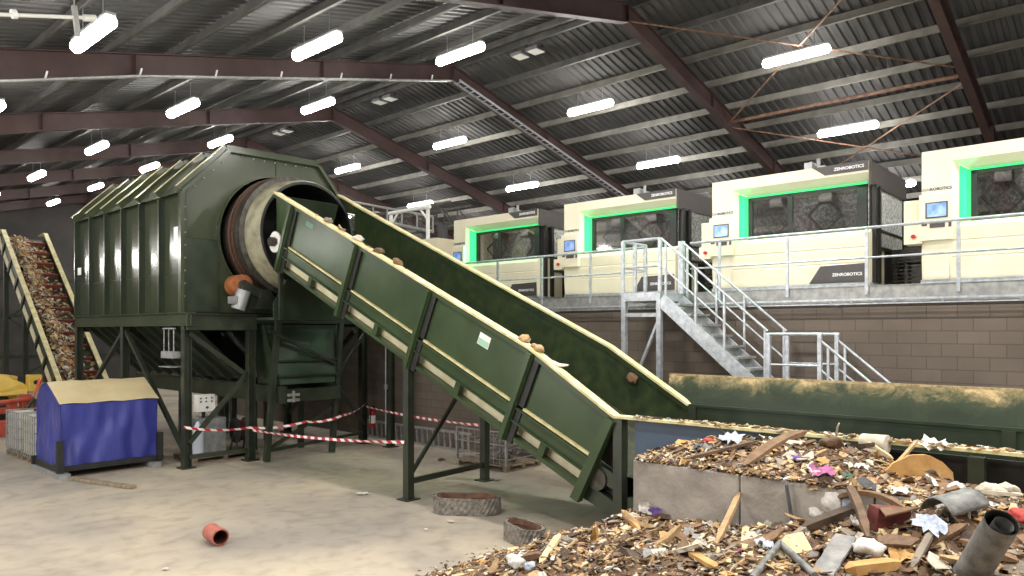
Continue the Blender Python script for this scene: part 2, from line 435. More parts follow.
# cable ladder under the mezzanine edge
t = thing('cable_tray', 'long grey cable ladder fixed along the top of the block wall', 'cable tray', (12.6, 0, 3.45))
mb = MB(); mb.box(12.6, 12.62, -6, 26, 3.5, 3.53); mb.box(12.6, 12.62, -6, 26, 3.435, 3.455)
mb.build('rail', M['galv'], t)
mb = MB(); y = -5.8
while y < 26: mb.box(12.6, 12.62, y, y + .03, 3.45, 3.5); y += .33
o = mb.build('rung', M['galvdull'], t); o['kind'] = 'stuff'
for yy in range(-5, 26, 3): MB().box(12.62, 12.8, yy, yy + .05, 3.42, 3.434).build('bracket', M['galvdull'], t)

# handrail along the deck edge
def rail_run(ys, label, y0, y1):
    t = thing('guard_rail', label, 'railing', (12.7, y0, 3.6))
    for y in ys:
        mb = MB(); mb.box(12.7, 12.73, y - .025, y + .025, 3.6, 4.68); mb.build('post', M['galv'], t)
    MB().tube([(12.71, y0, 4.69), (12.71, y1, 4.69)], .024).build('handrail', M['galv'], t, smooth=True)
    MB().tube([(12.71, y0, 4.2), (12.71, y1, 4.2)], .018).build('mid_rail', M['galv'], t, smooth=True)
ys = [3.58 - 1.3 * k for k in range(5)] + [4.88, 6.15]
rail_run(ys, 'galvanised guard rail on the deck edge, right of the stair landing', -2, 6.75)
rail_run([7.75 + 1.36 * k for k in range(10)], 'galvanised guard rail on the deck edge, left of the stair landing', 7.72, 20.2)

# ------------------------------------------------------------------ picking machines
def text_obj(body, size, parent, loc, m, name='lettering', rot=(math.pi / 2, 0, 0), ext=.002, width=None):
    cu = bpy.data.curves.new(name, 'FONT'); cu.body = body; cu.size = size; cu.extrude = ext; cu.offset = .0015; cu.materials.append(m)
    f = bpy.data.objects.new(name, cu); COL.objects.link(f)
    me = bpy.data.meshes.new_from_object(f); bpy.data.objects.remove(f); me.name = name
    if not me.materials: me.materials.append(m)
    o = bpy.data.objects.new(name, me); COL.objects.link(o); o.parent = parent; o.location = loc; o.rotation_euler = rot
    if parent.get('_abs'): o.matrix_parent_inverse = Matrix.Translation(-V(parent['_abs']))
    return o
W = 2.93
M['meshpane'] = mat('pale_mesh_pane', (206, 210, 210), (128, 132, 132), .3, scale=16, lo=.42, hi=.6, detail=3)
M['mesh'] = mat('wire_mesh', (150, 150, 146), (92, 92, 90), .5, .1, scale=16, lo=.45, hi=.55, detail=2)
M['inside'] = mat('dim_interior', (70, 70, 68), (120, 120, 116), .6, scale=7)
def make_machine():
    t = thing('sorting_robot_cell', '', 'sorting machine', (0, 0, 0), 'ivory robot cells on the deck', absolute=False)
    iv = M['ivory']
    # base plinth
    MB().box(-.02, W + .02, .02, 2.4, -.11, 0).build('plinth', M['galv'], t)
    # lower body with three shallow bands
    mb = MB()
    prof = [(.03, 0), (.0, .33), (.015, .35), (0, .37), (0, .6), (.015, .62), (0, .64), (0, .85), (.2, .95), (1.0, .95), (1.0, 0)]
    mb.prism([(.44, y, z) for y, z in prof], (W - .44, 0, 0)); mb.build('lower_body', iv, t)
    # left column
    mb = MB(); prof = [(.03, 0), (0, .33), (0, 2.13), (2.3, 2.13), (2.3, 0)]
    mb.prism([(0, y, z) for y, z in prof], (.44, 0, 0))
    mb.prism([(.44, .0, .85), (.68, .2, .95), (.68, .2, 1.78), (.44, 0, 1.93)], (0, .1, 0))
    mb.prism([(.04, .0, .0), (.04, .005, 1.62), (.40, .005, 1.62), (.40, 0, 0)], (0, -.006, 0))
    mb.build('left_column', iv, t)
    # fascia over the window
    mb = MB(); prof = [(0, 2.13), (0, 1.93), (.2, 1.78), (2.3, 1.78), (2.3, 2.13)]
    mb.prism([(.44, y, z) for y, z in prof], (W - .44, 0, 0)); fa = mb.build('fascia', iv, t)
    # charcoal corner panels with lettering
    MB().prism([(1.98, -.008, 2.13), (2.2, -.008, 1.965), (W + .005, -.008, 1.965), (W + .005, -.008, 2.135)], (0, .02, 0)).build('name_panel', M['charcoal'], t)
    text_obj('ZENROBOTICS', .075, t, (2.36, -.012, 2.025), M['text'])
    MB().prism([(1.92, -.008, .01), (2.12, -.008, .32), (W - .02, -.008, .34), (W - .02, -.008, .01)], (0, .02, 0)).build('name_panel', M['charcoal'], t)
    text_obj('ZENROBOTICS', .075, t, (2.33, -.012, .13), M['text'])
    # window frame and panes
    mb = MB()
    for x0, x1 in ((.68, .76), (1.46, 1.54), (2.7, 2.86)): mb.box(x0, x1, .17, .24, .95, 1.78)
    mb.box(.68, 2.86, .17, .24, 1.70, 1.76); mb.box(.68, 2.86, .18, .24, .945, .98)
    wf = mb.build('window_frame', M['black'], t)
    for x0, x1 in ((.76, 1.46), (1.54, 2.7)):
        MB().box(x0, x1, .2, .206, .98, 1.70).build('pane', M['glass'], wf)
    # green light strips; the jamb one is widened to paint their glow
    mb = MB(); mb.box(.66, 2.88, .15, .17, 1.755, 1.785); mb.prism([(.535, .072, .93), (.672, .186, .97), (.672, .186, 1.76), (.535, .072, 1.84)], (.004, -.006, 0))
    mb.build('light_strip_glow', M['led'], t)
    for nm, loc, sx, sy, en, rot in (('strip_lamp', (1.77, .1, 1.77), 2.1, .05, 9, (math.radians(-35), 0, 0)), ('strip_lamp', (.65, .12, 1.36), .05, .8, 4, (math.radians(-90), math.radians(0), math.radians(-20)))):
        l = bpy.data.lights.new(nm, 'AREA'); l.shape = 'RECTANGLE'; l.size = sx; l.size_y = sy; l.energy = en; l.color = (.03, 1, .3)
        lo_ = bpy.data.objects.new(nm, l); COL.objects.link(lo_); lo_.parent = t; lo_.location = loc; lo_.rotation_euler = rot
    l = bpy.data.lights.new('cell_fill', 'AREA'); l.shape = 'RECTANGLE'; l.size = 1.8; l.size_y = .2; l.energy = 15  # unseen fill added to brighten the cell behind the panes
    lo_ = bpy.data.objects.new('cell_fill', l); COL.objects.link(lo_); lo_.parent = t; lo_.location = (1.7, .45, 1.74); lo_.rotation_euler = (math.radians(35), 0, 0)
    # what shows behind the panes
    mb = MB(); mb.box(.5, W - .1, 1.0, 1.02, .95, 1.78); mb.box(.5, W, 1.0, 2.3, .90, .95)
    mb.build('rear_mesh', M['mesh'], t)
    mb = MB()
    for x in (1.05, 2.0):
        mb.bar((x, .8, 1.76), (x - .28, .5, 1.35), .05, .05); mb.bar((x, .8, 1.76), (x + .3, .6, 1.3), .05, .05)
        mb.bar((x - .28, .5, 1.35), (x, .6, 1.02), .03, .03); mb.bar((x + .3, .6, 1.3), (x, .6, 1.02), .03, .03)
        mb.box(x - .12, x + .12, .6, .9, 1.6, 1.78)
    mb.build('robot_arm', M['iron'], t)
    # dark hood and glazed right flank
    mb = MB(); mb.box(W, W + .04, .05, 2.4, 1.72, 2.135)
    mb.build('hood', M['charcoal'], t)
    mb = MB()
    for y in (.24, .5): mb.box(W - .02, W + .06, y, y + .1, 0, 1.75)
    mb.box(W - .02, W + .04, 2.2, 2.3, 0, 1.75); mb.box(W - .02, W + .03, .6, 2.2, .62, .68); mb.box(W - .02, W + .03, .6, 2.2, .95, .99)
    mb.box(W - .04, W - .02, .2, .62, 0, 1.75); fr = mb.build('side_frame', M['black'], t)
    MB().box(W, W + .01, .6, 2.2, .68, 1.72).build('side_pane', M['meshpane'], fr)
    MB().box(W - .03, W - .02, .6, 2.3, .0, .62).build('belt_guard', M['black'], t)
    # operator panel
    mb = MB(); mb.box(-.02, .47, -.1, 0, .64, 1.4); mb.box(-.3, -.02, .12, .5, .62, 1.36)
    cp = mb.build('control_panel', iv, t, bevel=.006)
    MB().box(-.24, .02, -.09, .1, .6, .84).build('button_box', iv, cp)
    MB().tube([(-.1, -.09, .72), (-.1, -.13, .72)], .035, 12).build('stop_button', M['redbtn'], cp)
    mb = MB(); mb.box(.08, .4, -.112, -.1, 1.0, 1.26); mb.build('screen_bezel', M['charcoal'], cp)
    MB().box(.1, .38, -.116, -.111, 1.02, 1.24).build('screen', M['screen'], cp)
    mb = MB(); mb.box(.14, .36, -.108, -.1, .84, .93); mb.box(.02, .1, -.108, -.1, .88, .93); mb.box(.41, .45, -.108, -.1, .84, .93)
    mb.build('keypad', M['charcoal'], cp)
    text_obj('ZEN', .066, t, (0, -.008, 1.47), M['galvdull'])
    text_obj('ROBOTICS', .066, t, (.125, -.008, 1.47), M['navy'])
    # valve cluster on the roof
    mb = MB(); mb.box(1.72, 1.86, .3, .5, 2.13, 2.32); mb.tube([(1.95, .4, 2.13), (1.95, .4, 2.38)], .035); mb.tube([(2.02, .4, 2.2), (1.8, .4, 2.34)], .02)
    mb.box(2.0, 2.1, .3, .45, 2.13, 2.22)
    mb.build('valve_cluster', M['grey'], t)
    # cable drooping down the front
    return t
pm = make_machine()
labs = ['ivory sorting machine with green lit window, nearest the camera and cut by the frame edge',
        'ivory sorting machine with green lit window, directly above the foot of the stairs',
        'ivory sorting machine with green lit window behind the stair landing',
        'ivory sorting machine with green lit window, farthest back, half hidden by the conveyor']
for k in range(4):
    o = pm if k == 0 else copy_tree(pm)
    o.location = (13.6, 2.97 + 3.765 * k, 3.855); o.rotation_euler = (0, 0, -math.pi / 2); o['label'] = labs[k]
# belt conveyors bridging the gaps between the machines
for k in range(3):
    y0 = 2.97 + 3.765 * k + .08; y1 = y0 + .835 - .18
    t = thing('belt_conveyor', 'short black belt conveyor joining the %s and %s sorting machine from the camera' % (ordinal(k), ordinal(k + 1)), 'conveyor', (14.5, y0, 3.745))
    MB().box(14.75, 15.75, y0, y1, 4.35, 4.42).build('belt', M['black'], t)
    mb = MB()
    for i in range(7): mb.box(14.7, 14.72, y0, y1, 3.9 + i * .07, 3.93 + i * .07)
    mb.box(14.7, 14.72, y0, y0 + .03, 3.88, 4.4)
    mb.build('louvre_guard', M['iron'], t)
    mb = MB()
    mb.box(14.78, 15.75, y0, y0 + .05, 4.28, 4.33)
    for x in (14.72, 15.75): mb.box(x, x + .06, y0, y1, 4.3, 4.5)
    for y in (y0 + .02, y1 - .08):
        for x in (14.74, 15.74): mb.box(x, x + .06, y, y + .06, 3.745, 4.3)
    mb.build('frame', M['iron'], t)

# cabinet, gantry and truss left of the machines
t = thing('electrical_cabinet', 'pale cabinet on the deck left of the farthest sorting machine', 'cabinet', (13.7, 15.0, 3.745))
mb = MB(); mb.box(13.7, 14.5, 15.0, 16.35, 3.745, 5.6); mb.build('housing', M['ivory'], t, bevel=.01)
mb = MB(); mb.box(13.685, 13.7, 15.03, 15.66, 3.8, 5.55); mb.box(13.685, 13.7, 15.69, 16.32, 3.8, 5.55); mb.build('door', M['ivory'], t)
MB().box(13.67, 13.685, 15.6, 15.63, 4.6, 4.8).build('handle', M['black'], t)
t = thing('tube_gantry', 'white tubular goalpost frame standing behind the pale cabinet', 'gantry', (15, 16.9, 3.745))
for y in (16.9, 18.7): MB().tube([(15, y, 3.745), (15, y, 6.78)], .06, 10).build('post', M['white'], t, smooth=True)
MB().tube([(15, 16.8, 6.84), (15, 18.8, 6.84)], .06, 10).build('crossbar', M['white'], t, smooth=True)
mb = MB()
for y, s in ((16.9, 1), (18.7, -1)): MB().bar((15, y, 6.45), (15, y + s * .35, 6.8), .05, .05).build('brace', M['white'], t)
t = thing('lattice_truss', 'dark steel lattice gantry seen between drum housing and white goalpost frame', 'gantry', (17, 19, 3.745))
mb = MB()
for x in (17, 18):
    for z in (6.7, 7.4): mb.bar((x, 18, z), (x, 25, z), .08, .08)
    for i in range(10):
        mb.bar((x, 18 + .7 * i, 6.7), (x, 18.7 + .7 * i, 7.4), .04, .04); mb.bar((x, 18.7 + .7 * i, 6.7), (x, 18.7 + .7 * i, 7.4), .04, .04)
mb.build('truss', M['iron'], t)
for y in (18.3, 21, 24):
    mb = MB(); mb.box(16.9, 17.15, y, y + .25, 3.745, 6.7); mb.build('post', M['charcoal'], t)
mb = MB()
for x in (16.2,):
    mb.tube([(x, 18, 6.3), (x, 25, 7.9)], .05); mb.tube([(x, 18, 6.8), (x, 25, 8.4)], .04)
    for i in range(9): mb.tube([(x, 18 + .8 * i, 6.3 + .183 * i), (x, 18 + .8 * i, 6.8 + .183 * i)], .025)
mb.build('hand_rail', M['galvdull'], t)

# ------------------------------------------------------------------ stairs
t = thing('steel_staircase', 'galvanised steel staircase with landings leading up to the deck', 'stairs', (11.7, 6.8, 0))
G = M['galv']
XF, XB = 11.7, 12.54
MB().box(XF, 12.585, 6.82, 7.66, 3.56, 3.72).build('top_landing', G, t)
mb = MB()
for y in (6.86, 7.62):
    mb.build if False else None
    m1 = MB(); m1.box(XF, XF + .09, y - .045, y + .045, 0, 3.56); m1.build('leg', G, t)
mb = MB(); mb.bar((XF + .045, 7.6, 1.6), (XF + .045, 6.88, 3.2), .05, .05); mb.bar((XF + .045, 6.88, 3.3), (XF + .045, 7.6, 3.3), .05, .07)
mb.build('brace', G, t)
fl = [((6.82, 3.68), (4.83, 1.98), 8), ((3.97, 1.96), (1.8, .1), 8)]
for (ya_, za_), (yb_, zb_), n in fl:
    for x in (XF + .03, XB - .12): MB().bar((x, ya_, za_ - .1), (x, yb_, zb_ - .1), .05, .24).build('stringer', G, t)
    for i in range(1, n + 1):
        f = i / (n + 1); y = ya_ + (yb_ - ya_) * f; z = za_ + (zb_ - za_) * f
        m1 = MB(); m1.box(XF + .06, XB - .03, y - .14, y + .14, z - .03, z + .01); m1.build('tread', M['galvdull'], t)
    for x, nm in ((XF + .03, 'front'), (XB, 'rear')):
        mb = MB()
        for h, r in ((1.02, .021), (.52, .017)) if ya_ > 5 else ((.88, .021), (.42, .017)):
            mb.tube([(x, ya_, za_ + h), (x, yb_, zb_ + h)], r)
        for f in (.05, .35, .62, .98):
            y = ya_ + (yb_ - ya_) * f; z = za_ + (zb_ - za_) * f
            mb.box(x - .018, x + .018, y - .018, y + .018, z - .05, z + (1.02 if ya_ > 5 else .88))
        mb.build('handrail', G, t)
MB().box(XF, XB + .03, 3.97, 4.83, 1.88, 1.96).build('middle_landing', G, t)
for y in (4.03, 4.77):
    for x in (XF + .05, XB - .05):
        m1 = MB(); m1.box(x - .05, x + .05, y - .05, y + .05, 0, 1.88); m1.build('leg', G, t)
for x in (XF + .03, XB):
    mb = MB(); mb.tube([(x, 3.95, 2.95), (x, 4.85, 2.95)], .024); mb.tube([(x, 3.95, 2.45), (x, 4.85, 2.45)], .018)
    for y in (3.99, 4.81): mb.box(x - .03, x + .03, y - .03, y + .03, 1.9, 2.95)
    mb.build('landing_rail', G, t)
mb = MB()
mb.tube([(XF + .03, 6.84, 4.7), (XF + .03, 7.64, 4.7), (12.56, 7.64, 4.7)], .026); mb.tube([(XF + .03, 6.84, 4.2), (XF + .03, 7.64, 4.2), (12.56, 7.64, 4.2)], .02)
for x, y in ((XF + .03, 6.84), (XF + .03, 7.64), (12.15, 7.64), (12.53, 7.64)): mb.box(x - .03, x + .03, y - .03, y + .03, 3.7, 4.7)
mb.build('landing_rail', G, t)
MB().box(12.48, 12.58, 6.79, 6.89, 3.7, 4.72).build('gate_post', G, t)

# ------------------------------------------------------------------ infeed conveyor
XN, XFAR = 8.4, 10.5
t = thing('inclined_conveyor', 'long dark green inclined conveyor with cream rims rising into the drum', 'conveyor', (9.45, 10, 0))
aV = V((0, .912, .410)); nV = V((0, -.410, .912)); P0 = V((0, 7.1, 2.72))
def cp(s, d, x): q = P0 + aV * s - nV * d; return V((x, q.y, q.z))
SE = 8.04       # top end along the slope
DP = 1.5        # depth of the side girder
def rimpoly(x, d0, d1):
    return [cp(SE, d0, x), cp(0, d0, x), V((x, 5.58, 1.81 - d0)), V((x, 5.58, 1.81 - d1)), cp(0, d1, x), cp(SE, d1, x)]
# near panel (upper skin) : rim to 0.86 below
mb = MB(); poly = [cp(SE, 0, XN), cp(0, 0, XN), V((XN, 5.58, 1.81)), cp(-1.7, .88, XN), cp(7.62, .88, XN)]
mb.prism(poly, (.03, 0, 0)); mb.build('side_panel', M['green'], t)
mb = MB(); poly = [cp(SE, 0, XFAR), cp(0, 0, XFAR), V((XFAR, 5.58, 1.81)), V((XFAR, 5.58, .85)), cp(-.4, 1.25, XFAR), cp(0, 1.25, XFAR), cp(.5, .88, XFAR), cp(7.62, .88, XFAR)]
mb.prism(poly, (-.03, 0, 0)); mb.build('side_panel', M['inner'], t)
# rims
for x in (XN, XFAR):
    mb = MB(); w = .17
    pts = [cp(SE, -.015, x), cp(0, -.015, x), V((x, 5.58, 1.825))] + ([V((x, -1.5, 1.825))] if x == XN else [])
    for a, b in zip(pts, pts[1:]): mb.bar(a, b, w, .035)
    mb.build('rim', M['cream'] , t)
    mb = MB()
    for a, b in zip(pts[:2], pts[1:3]): mb.bar(a + V((0, .02, -.06)), b + V((0, .02, -.06)), .12, .06)
    mb.build('rim_channel', M['green'], t)
# belt
mb = MB()
bd = .85
pts = [cp(7.6, bd, 0), cp(.2, bd, 0), V((0, 5.6, 1.0)), V((0, -1.5, 1.0))]
for a, b in zip(pts, pts[1:]):
    mb.quadlist([V((XN + .05, a.y, a.z)), V((XFAR - .05, a.y, a.z)), V((XFAR - .05, b.y, b.z)), V((XN + .05, b.y, b.z))], [(0, 1, 2, 3)])
mb.build('belt', M['belt'], t)
# lower rails on the near side
def strip(d0, d1, x0, dx, s0=-1.62, s1=7.36):
    return MB().prism([cp(s0, d0, x0), cp(s1, d0, x0), cp(s1, d1, x0), cp(s0, d1, x0)], (dx, 0, 0))
strip(.875, .91, XN - .05, .08).build('dust_ledge', M['cream'], t)
strip(.92, 1.15, XN - .03, .05).build('side_channel', M['green'], t)
strip(1.15, 1.38, XN + .12, .03).build('return_cover', M['board'], t)
strip(1.38, 1.44, XN - .04, .22).build('bottom_flange', M['green'], t)
strip(.92, 1.44, XFAR - .05, .05).build('far_channel', M['green'], t)
strip(1.42, 1.45, XN + .1, 2.0).build('return_belt', M['belt'], t)
strip(.925, .94, XN - .09, .06).build('channel_lip', M['green'], t)
strip(1.13, 1.15, XN - .09, .06).build('channel_lip', M['green'], t)
# ribs
for s in (7.2, 4.75, 2.45, -.06):
    mb = MB(); a = cp(s, .03, XN - .07); b = cp(s, DP, XN - .07)
    mb.bar(a, b, .03, .13, up=(0, .9, .4)); mb.bar(a + V((-.06, 0, 0)) + aV * 0, b + V((-.06, 0, 0)), .13, .02, up=(1, 0, 0)) if False else None
    mb.bar(a, b, .09, .13, up=(1, 0, 0)); mb.build('rib', M['green'], t)
    of = aV * -.115 + V((.045, 0, 0)); MB().bar(a + of, b + of, .14, .05, up=(1, 0, 0)).build('rib_recess_shade', M['black'], t)  # black bar painted in as the shaded inside of the rib channel
mb = MB(); mb.bar(V((XN - .07, 5.62, 1.78)), V((XN - .07, 6.22, .6)), .14, .13, up=(1, 0, 0)); mb.build('rib', M['green'], t)
for s in (6.0, 3.6, 1.2, -.8):
    mb = MB(); mb.bar(cp(s, 1.13, XN + .02), cp(s, 1.4, XN + .02), .12, .1, up=(1, 0, 0)); mb.build('short_post', M['green'], t)
# dust lines under rim + name plates
pl = MB(); c = cp(1.05, .34, XN - .004)
pl.prism([cp(1.1, .2, XN - .006), cp(.84, .2, XN - .006), cp(.84, .4, XN - .006), cp(1.1, .4, XN - .006)], (.004, 0, 0))
pn = pl.build('name_plate', M['white'], t); pn['label'] = 'small white and green maker plate'
MB().prism([cp(1.09, .29, XN - .009), cp(.85, .29, XN - .009), cp(.85, .39, XN - .009), cp(1.09, .39, XN - .009)], (.004, 0, 0)).build('plate_stripe', mat('mint_plate', (150, 196, 168)), pn)
pl = MB(); pl.prism([cp(6.65, .16, XN - .006), cp(6.35, .16, XN - .006), cp(6.35, .27, XN - .006), cp(6.65, .27, XN - .006)], (.004, 0, 0))
pl.build('name_plate', mat('teal_plate', (96, 130, 116)), t)
# head end: dark end box, bearing with white guard plate
mb = MB()
mb.prism([cp(SE, .05, XN + .32), cp(SE, 1.3, XN + .32), cp(SE + .35, 1.0, XN + .32), cp(SE + .3, .1, XN + .32)], (1.3, 0, 0)); mb.build('head_box', M['dkgreen'], t)
mb = MB(); c = cp(7.52, .95, XN - .06); mb.tube([c + V((-.03, 0, 0)), c], .23, 20); mb.build('bearing_plate', M['white'], t)
mb = MB(); mb.tube([c + V((-.14, 0, 0)), c], .1, 14); mb.box(c.x - .13, c.x - .03, c.y - .12, c.y + .12, c.z - .06, c.z + .06); mb.build('bearing', M['iron'], t)
# tail: flat boxed end and trough
mb = MB(); mb.prism([(XN + .02, 6.2, .62), (XN + .02, 5.62, .42), (XN + .02, 5.62, .62), (XN + .02, 6.1, .85)], (2.05, 0, 0))
mb.prism([(XN, 6.15, 1.0), (XN, 5.62, .8), (XN, 5.62, 1.02), (XN, 6.05, 1.22)], (.1, 0, 0)); mb.build('tail_box', M['dkgreen'], t)
MB().prism([(XN + .14, 6.3, .75), (XN + .14, 5.5, .45), (XN + .14, 5.5, 1.78), (XN + .14, 5.75, 1.6)], (.02, 0, 0)).build('tail_shade_plate', M['black'], t)  # black backing sheet added to make the tail gap dark
mb = MB(); mb.tube([(XN - .03, 5.9, .92), (XN + .05, 5.9, .92)], .16, 16); mb.build('tail_bearing', M['iron'], t)
# trough
mb = MB(); mb.box(XN + .03, XN + .06, 3.55, 5.3, .75, 1.78); mb.build('trough_side', M['navydark'], t)
mb = MB(); mb.box(XN + .2, XN + .23, -1.5, 3.55, .75, 1.72); mb.build('trough_side', M['black'], t)  # black sheet stands in for the shade under the trough rim
mb = MB(); mb.box(XN, XN + .1, -1.5, 5.4, .5, .74); mb.build('trough_beam', M['dkgreen'], t)
mb = MB(); mb.box(XFAR - .05, XFAR + .05, -1.5, 5.6, 1.8, 1.84); mb.box(XFAR - .03, XFAR, -1.5, 5.58, .95, 1.81); mb.build('trough_back', M['dkgreen'], t)
# sloping backboard with a dented sheet
mb = MB(); n, m_ = 60, 8; vs = []
for i in range(n + 1):
    for j in range(m_ + 1):
        y = 6.0 - 7.5 * i / n; f = j / m_
        d = .05 * mnoise.noise(V((y * 1.6, f * 1.5, 3.1))) * math.sin(math.pi * f)
        vs.append((XFAR + .02 + .42 * f + d, y + (.2 * f if i == 0 else 0), 1.84 + .42 * f - d * .6))
mb.quadlist(vs, [(i * (m_ + 1) + j, (i + 1) * (m_ + 1) + j, (i + 1) * (m_ + 1) + j + 1, i * (m_ + 1) + j + 1) for i in range(n) for j in range(m_)])
o = mb.build('backboard', M['dusted'], t, smooth=True)
MB().prism([V((XFAR - .03, 14.42, 6.03)), V((XFAR - .03, 14.42, 5.8)), V((XFAR - .03, 15.0, 5.95)), V((XFAR - .03, 15.05, 6.32))], (.03, 0, 0)).build('wall_extension', M['inner'], t)
mb = MB(); mb.bar(V((XFAR, 14.42, 6.035)), V((XFAR, 15.08, 6.34)), .17, .035); mb.build('rim_extension', M['cream'], t)
MB().box(XFAR + .43, XFAR + .47, -1.5, 6.2, 2.2, 2.28).build('backboard_edge', M['rimdirt'], t)
# legs
def leg(x, y, ztop, par=t):
    mb = MB(); mb.box(x - .07, x + .07, y - .07, y + .07, .02, ztop); mb.box(x - .16, x + .16, y - .14, y + .14, 0, .02)
    return mb.build('leg', M['beam'], par)
leg(XN, 9.98, 2.35); leg(XFAR, 10.12, 2.35)
leg(XN, 5.52, 1.8); leg(XFAR, 5.52, 1.8); leg(XN + .02, 1.35, 1.75); leg(XFAR, 1.35, 1.8); leg(XN + .02, -1.2, 1.75)
mb = MB(); mb.bar((XN, 9.98, .32), (XFAR, 10.12, .32), .06, .1); mb.bar((XN, 9.98, .38), (XFAR - .3, 10.1, 2.3), .05, .07)
mb.build('leg_brace', M['beam'], t)

# ------------------------------------------------------------------ trommel screen
t = thing('trommel_screen', 'huge olive green trommel drum screen on a braced steel frame', 'trommel', (9.3, 19, 0))
YF, YB = 16.0, 22.7
OCT = [(7.0, 3.42), (7.0, 6.05), (8.09, 7.15), (10.45, 7.2), (11.12, 6.4), (11.12, 3.42)]
DC = (9.35, 5.2); HR = 1.5
def octpt(a):
    d = V((math.cos(a), math.sin(a))); best = None
    for i in range(6):
        p, q = V(OCT[i]) - V(DC), V(OCT[(i + 1) % 6]) - V(DC); e = q - p
        den = d.x * e.y - d.y * e.x
        if abs(den) < 1e-9: continue
        r = (p.x * e.y - p.y * e.x) / den; s = (p.x * d.y - p.y * d.x) / den
        if r > 0 and -1e-6 <= s <= 1 + 1e-6: best = r if best is None else min(best, r)
    return (DC[0] + d.x * best, DC[1] + d.y * best)
angs = [2 * math.pi * k / 64 for k in range(64)] + [math.atan2(z - DC[1], x - DC[0]) % (2 * math.pi) for x, z in OCT]
angs = sorted(set(round(a, 5) for a in angs))
mb = MB(); vs = []
for a in angs:
    ox, oz = octpt(a); vs += [(DC[0] + HR * math.cos(a), YF, DC[1] + HR * math.sin(a)), (ox, YF, oz)]
n = len(angs)
mb.quadlist(vs, [(2 * i, 2 * i + 1, 2 * ((i + 1) % n) + 1, 2 * ((i + 1) % n)) for i in range(n)])
mb.build('front_plate', M['olive'], t)
mb = MB()
for i in range(5):
    p, q = OCT[i], OCT[i + 1]
    if i == 5: continue
    mb.bar((p[0], YF - .05, p[1]), (q[0], YF - .05, q[1]), .1, .025, up=(0, 1, 0)) if False else None
    mb.bar((p[0], YF - .04, p[1]), (q[0], YF - .05, q[1]), .13, .08, up=(0, 0, 1) if abs(p[0] - q[0]) > .01 else (1, 0, 0))
mb.build('front_flange', M['olive'], t)
mb = MB(); mb.box(7.02, 7.9, YF - .03, YF, 5.06, 5.1); mb.box(9.3, 9.34, YF - .03, YF, 6.72, 7.15); mb.box(10.8, 11.1, YF - .03, YF, 5.75, 5.79)
mb.build('front_seam', M['olive'], t)
mb = MB(); mb.box(7.07, 7.86, YF - .02, YF - .006, 3.45, 5.05); mb.build('front_skirt', M['dkgreen'], t)
mb = MB(); mb.lathe([(HR + .0, 0), (HR + .03, 0), (HR + .03, -.1), (HR, -.1)], (DC[0], YF, DC[1])); mb.build('opening_collar', M['olive'], t)
# bolts on plate rim
mb = MB()
for i in range(5):
    p, q = V(OCT[i]), V(OCT[i + 1]); L_ = (q - p).length; k = int(L_ / .28)
    for j in range(1, k):
        c = p + (q - p) * j / k; c = c + (V(DC) - c).normalized() * .1
        mb.tube([(c.x, YF - .025, c.y), (c.x, YF, c.y)], .018, 6)
mb.build('bolt_row', M['galvdull'], t)
# left side: recessed bays between ribs
NB = 6
bw = (YB - YF) / NB
for i in range(NB):
    y0 = YF + bw * i; y1 = y0 + bw
    mb = MB(); mb.prism([(7.115, y0, 3.4), (7.115, y1, 3.4), (7.115, y1, 6.1), (7.115, y0, 6.1)], (.02, 0, 0))
    mb.build('side_panel', M['gloss'], t)
for i in range(NB + 1):
    y = YF + bw * i
    mb = MB(); mb.box(6.985, 7.13, y - .012, y + .012, 3.42, 6.05); mb.box(6.98, 6.99, y - .03, y + .03, 3.42, 6.05)
    rb = mb.build('side_rib', M['olive'], t)
    MB().box(7.0, 7.13, y - .016, y - .012, 3.42, 6.05).build('rib_shade_face', M['dkgreen'], rb)  # shade on the rib's near side, put in as dark green
mb = MB(); mb.box(7.105, 7.12, YF, YB, 4.28, 4.3); mb.build('side_seam', M['dkgreen'], t)
# sloped and flat roof with upstanding ribs
mb = MB()
for i in range(1, 4):
    p, q = OCT[i], OCT[i + 1]
    mb.quadlist([(p[0], YF, p[1]), (q[0], YF, q[1]), (q[0], YB, q[1]), (p[0], YB, p[1])], [(0, 1, 2, 3)])
mb.quadlist([(OCT[4][0], YF, OCT[4][1]), (OCT[5][0], YF, OCT[5][1]), (OCT[5][0], YB, OCT[5][1]), (OCT[4][0], YB, OCT[4][1])], [(0, 1, 2, 3)])
mb.quadlist([(x, YB, z) for x, z in OCT], [tuple(range(6))])
mb.build('roof_casing', M['olive'], t)
for i in range(NB + 1):
    y = YF + bw * i
    mb = MB()
    for j in (1, 2):
        p, q = V((OCT[j][0], y, OCT[j][1])), V((OCT[j + 1][0], y, OCT[j + 1][1]))
        mb.bar(p + V((-.03, 0, .05)), q + V((-.03, 0, .05)), .03, .16)
    rb = mb.build('roof_rib', M['olive'], t)
    m2 = MB(); p, q = V((OCT[1][0], y, OCT[1][1])), V((OCT[2][0], y, OCT[2][1])); off = V((-.1, 0, .12))
    m2.bar(p + off, q + off, .09, .012); m2.build('rib_cap', M['cream'], rb)
mb = MB(); mb.box(6.985, 7.0, 22.2, 22.45, 4.55, 4.75); mb.box(6.985, 7.0, 16.1, 16.3, 5.0, 5.3); mb.build('warning_sticker', M['white'], t)
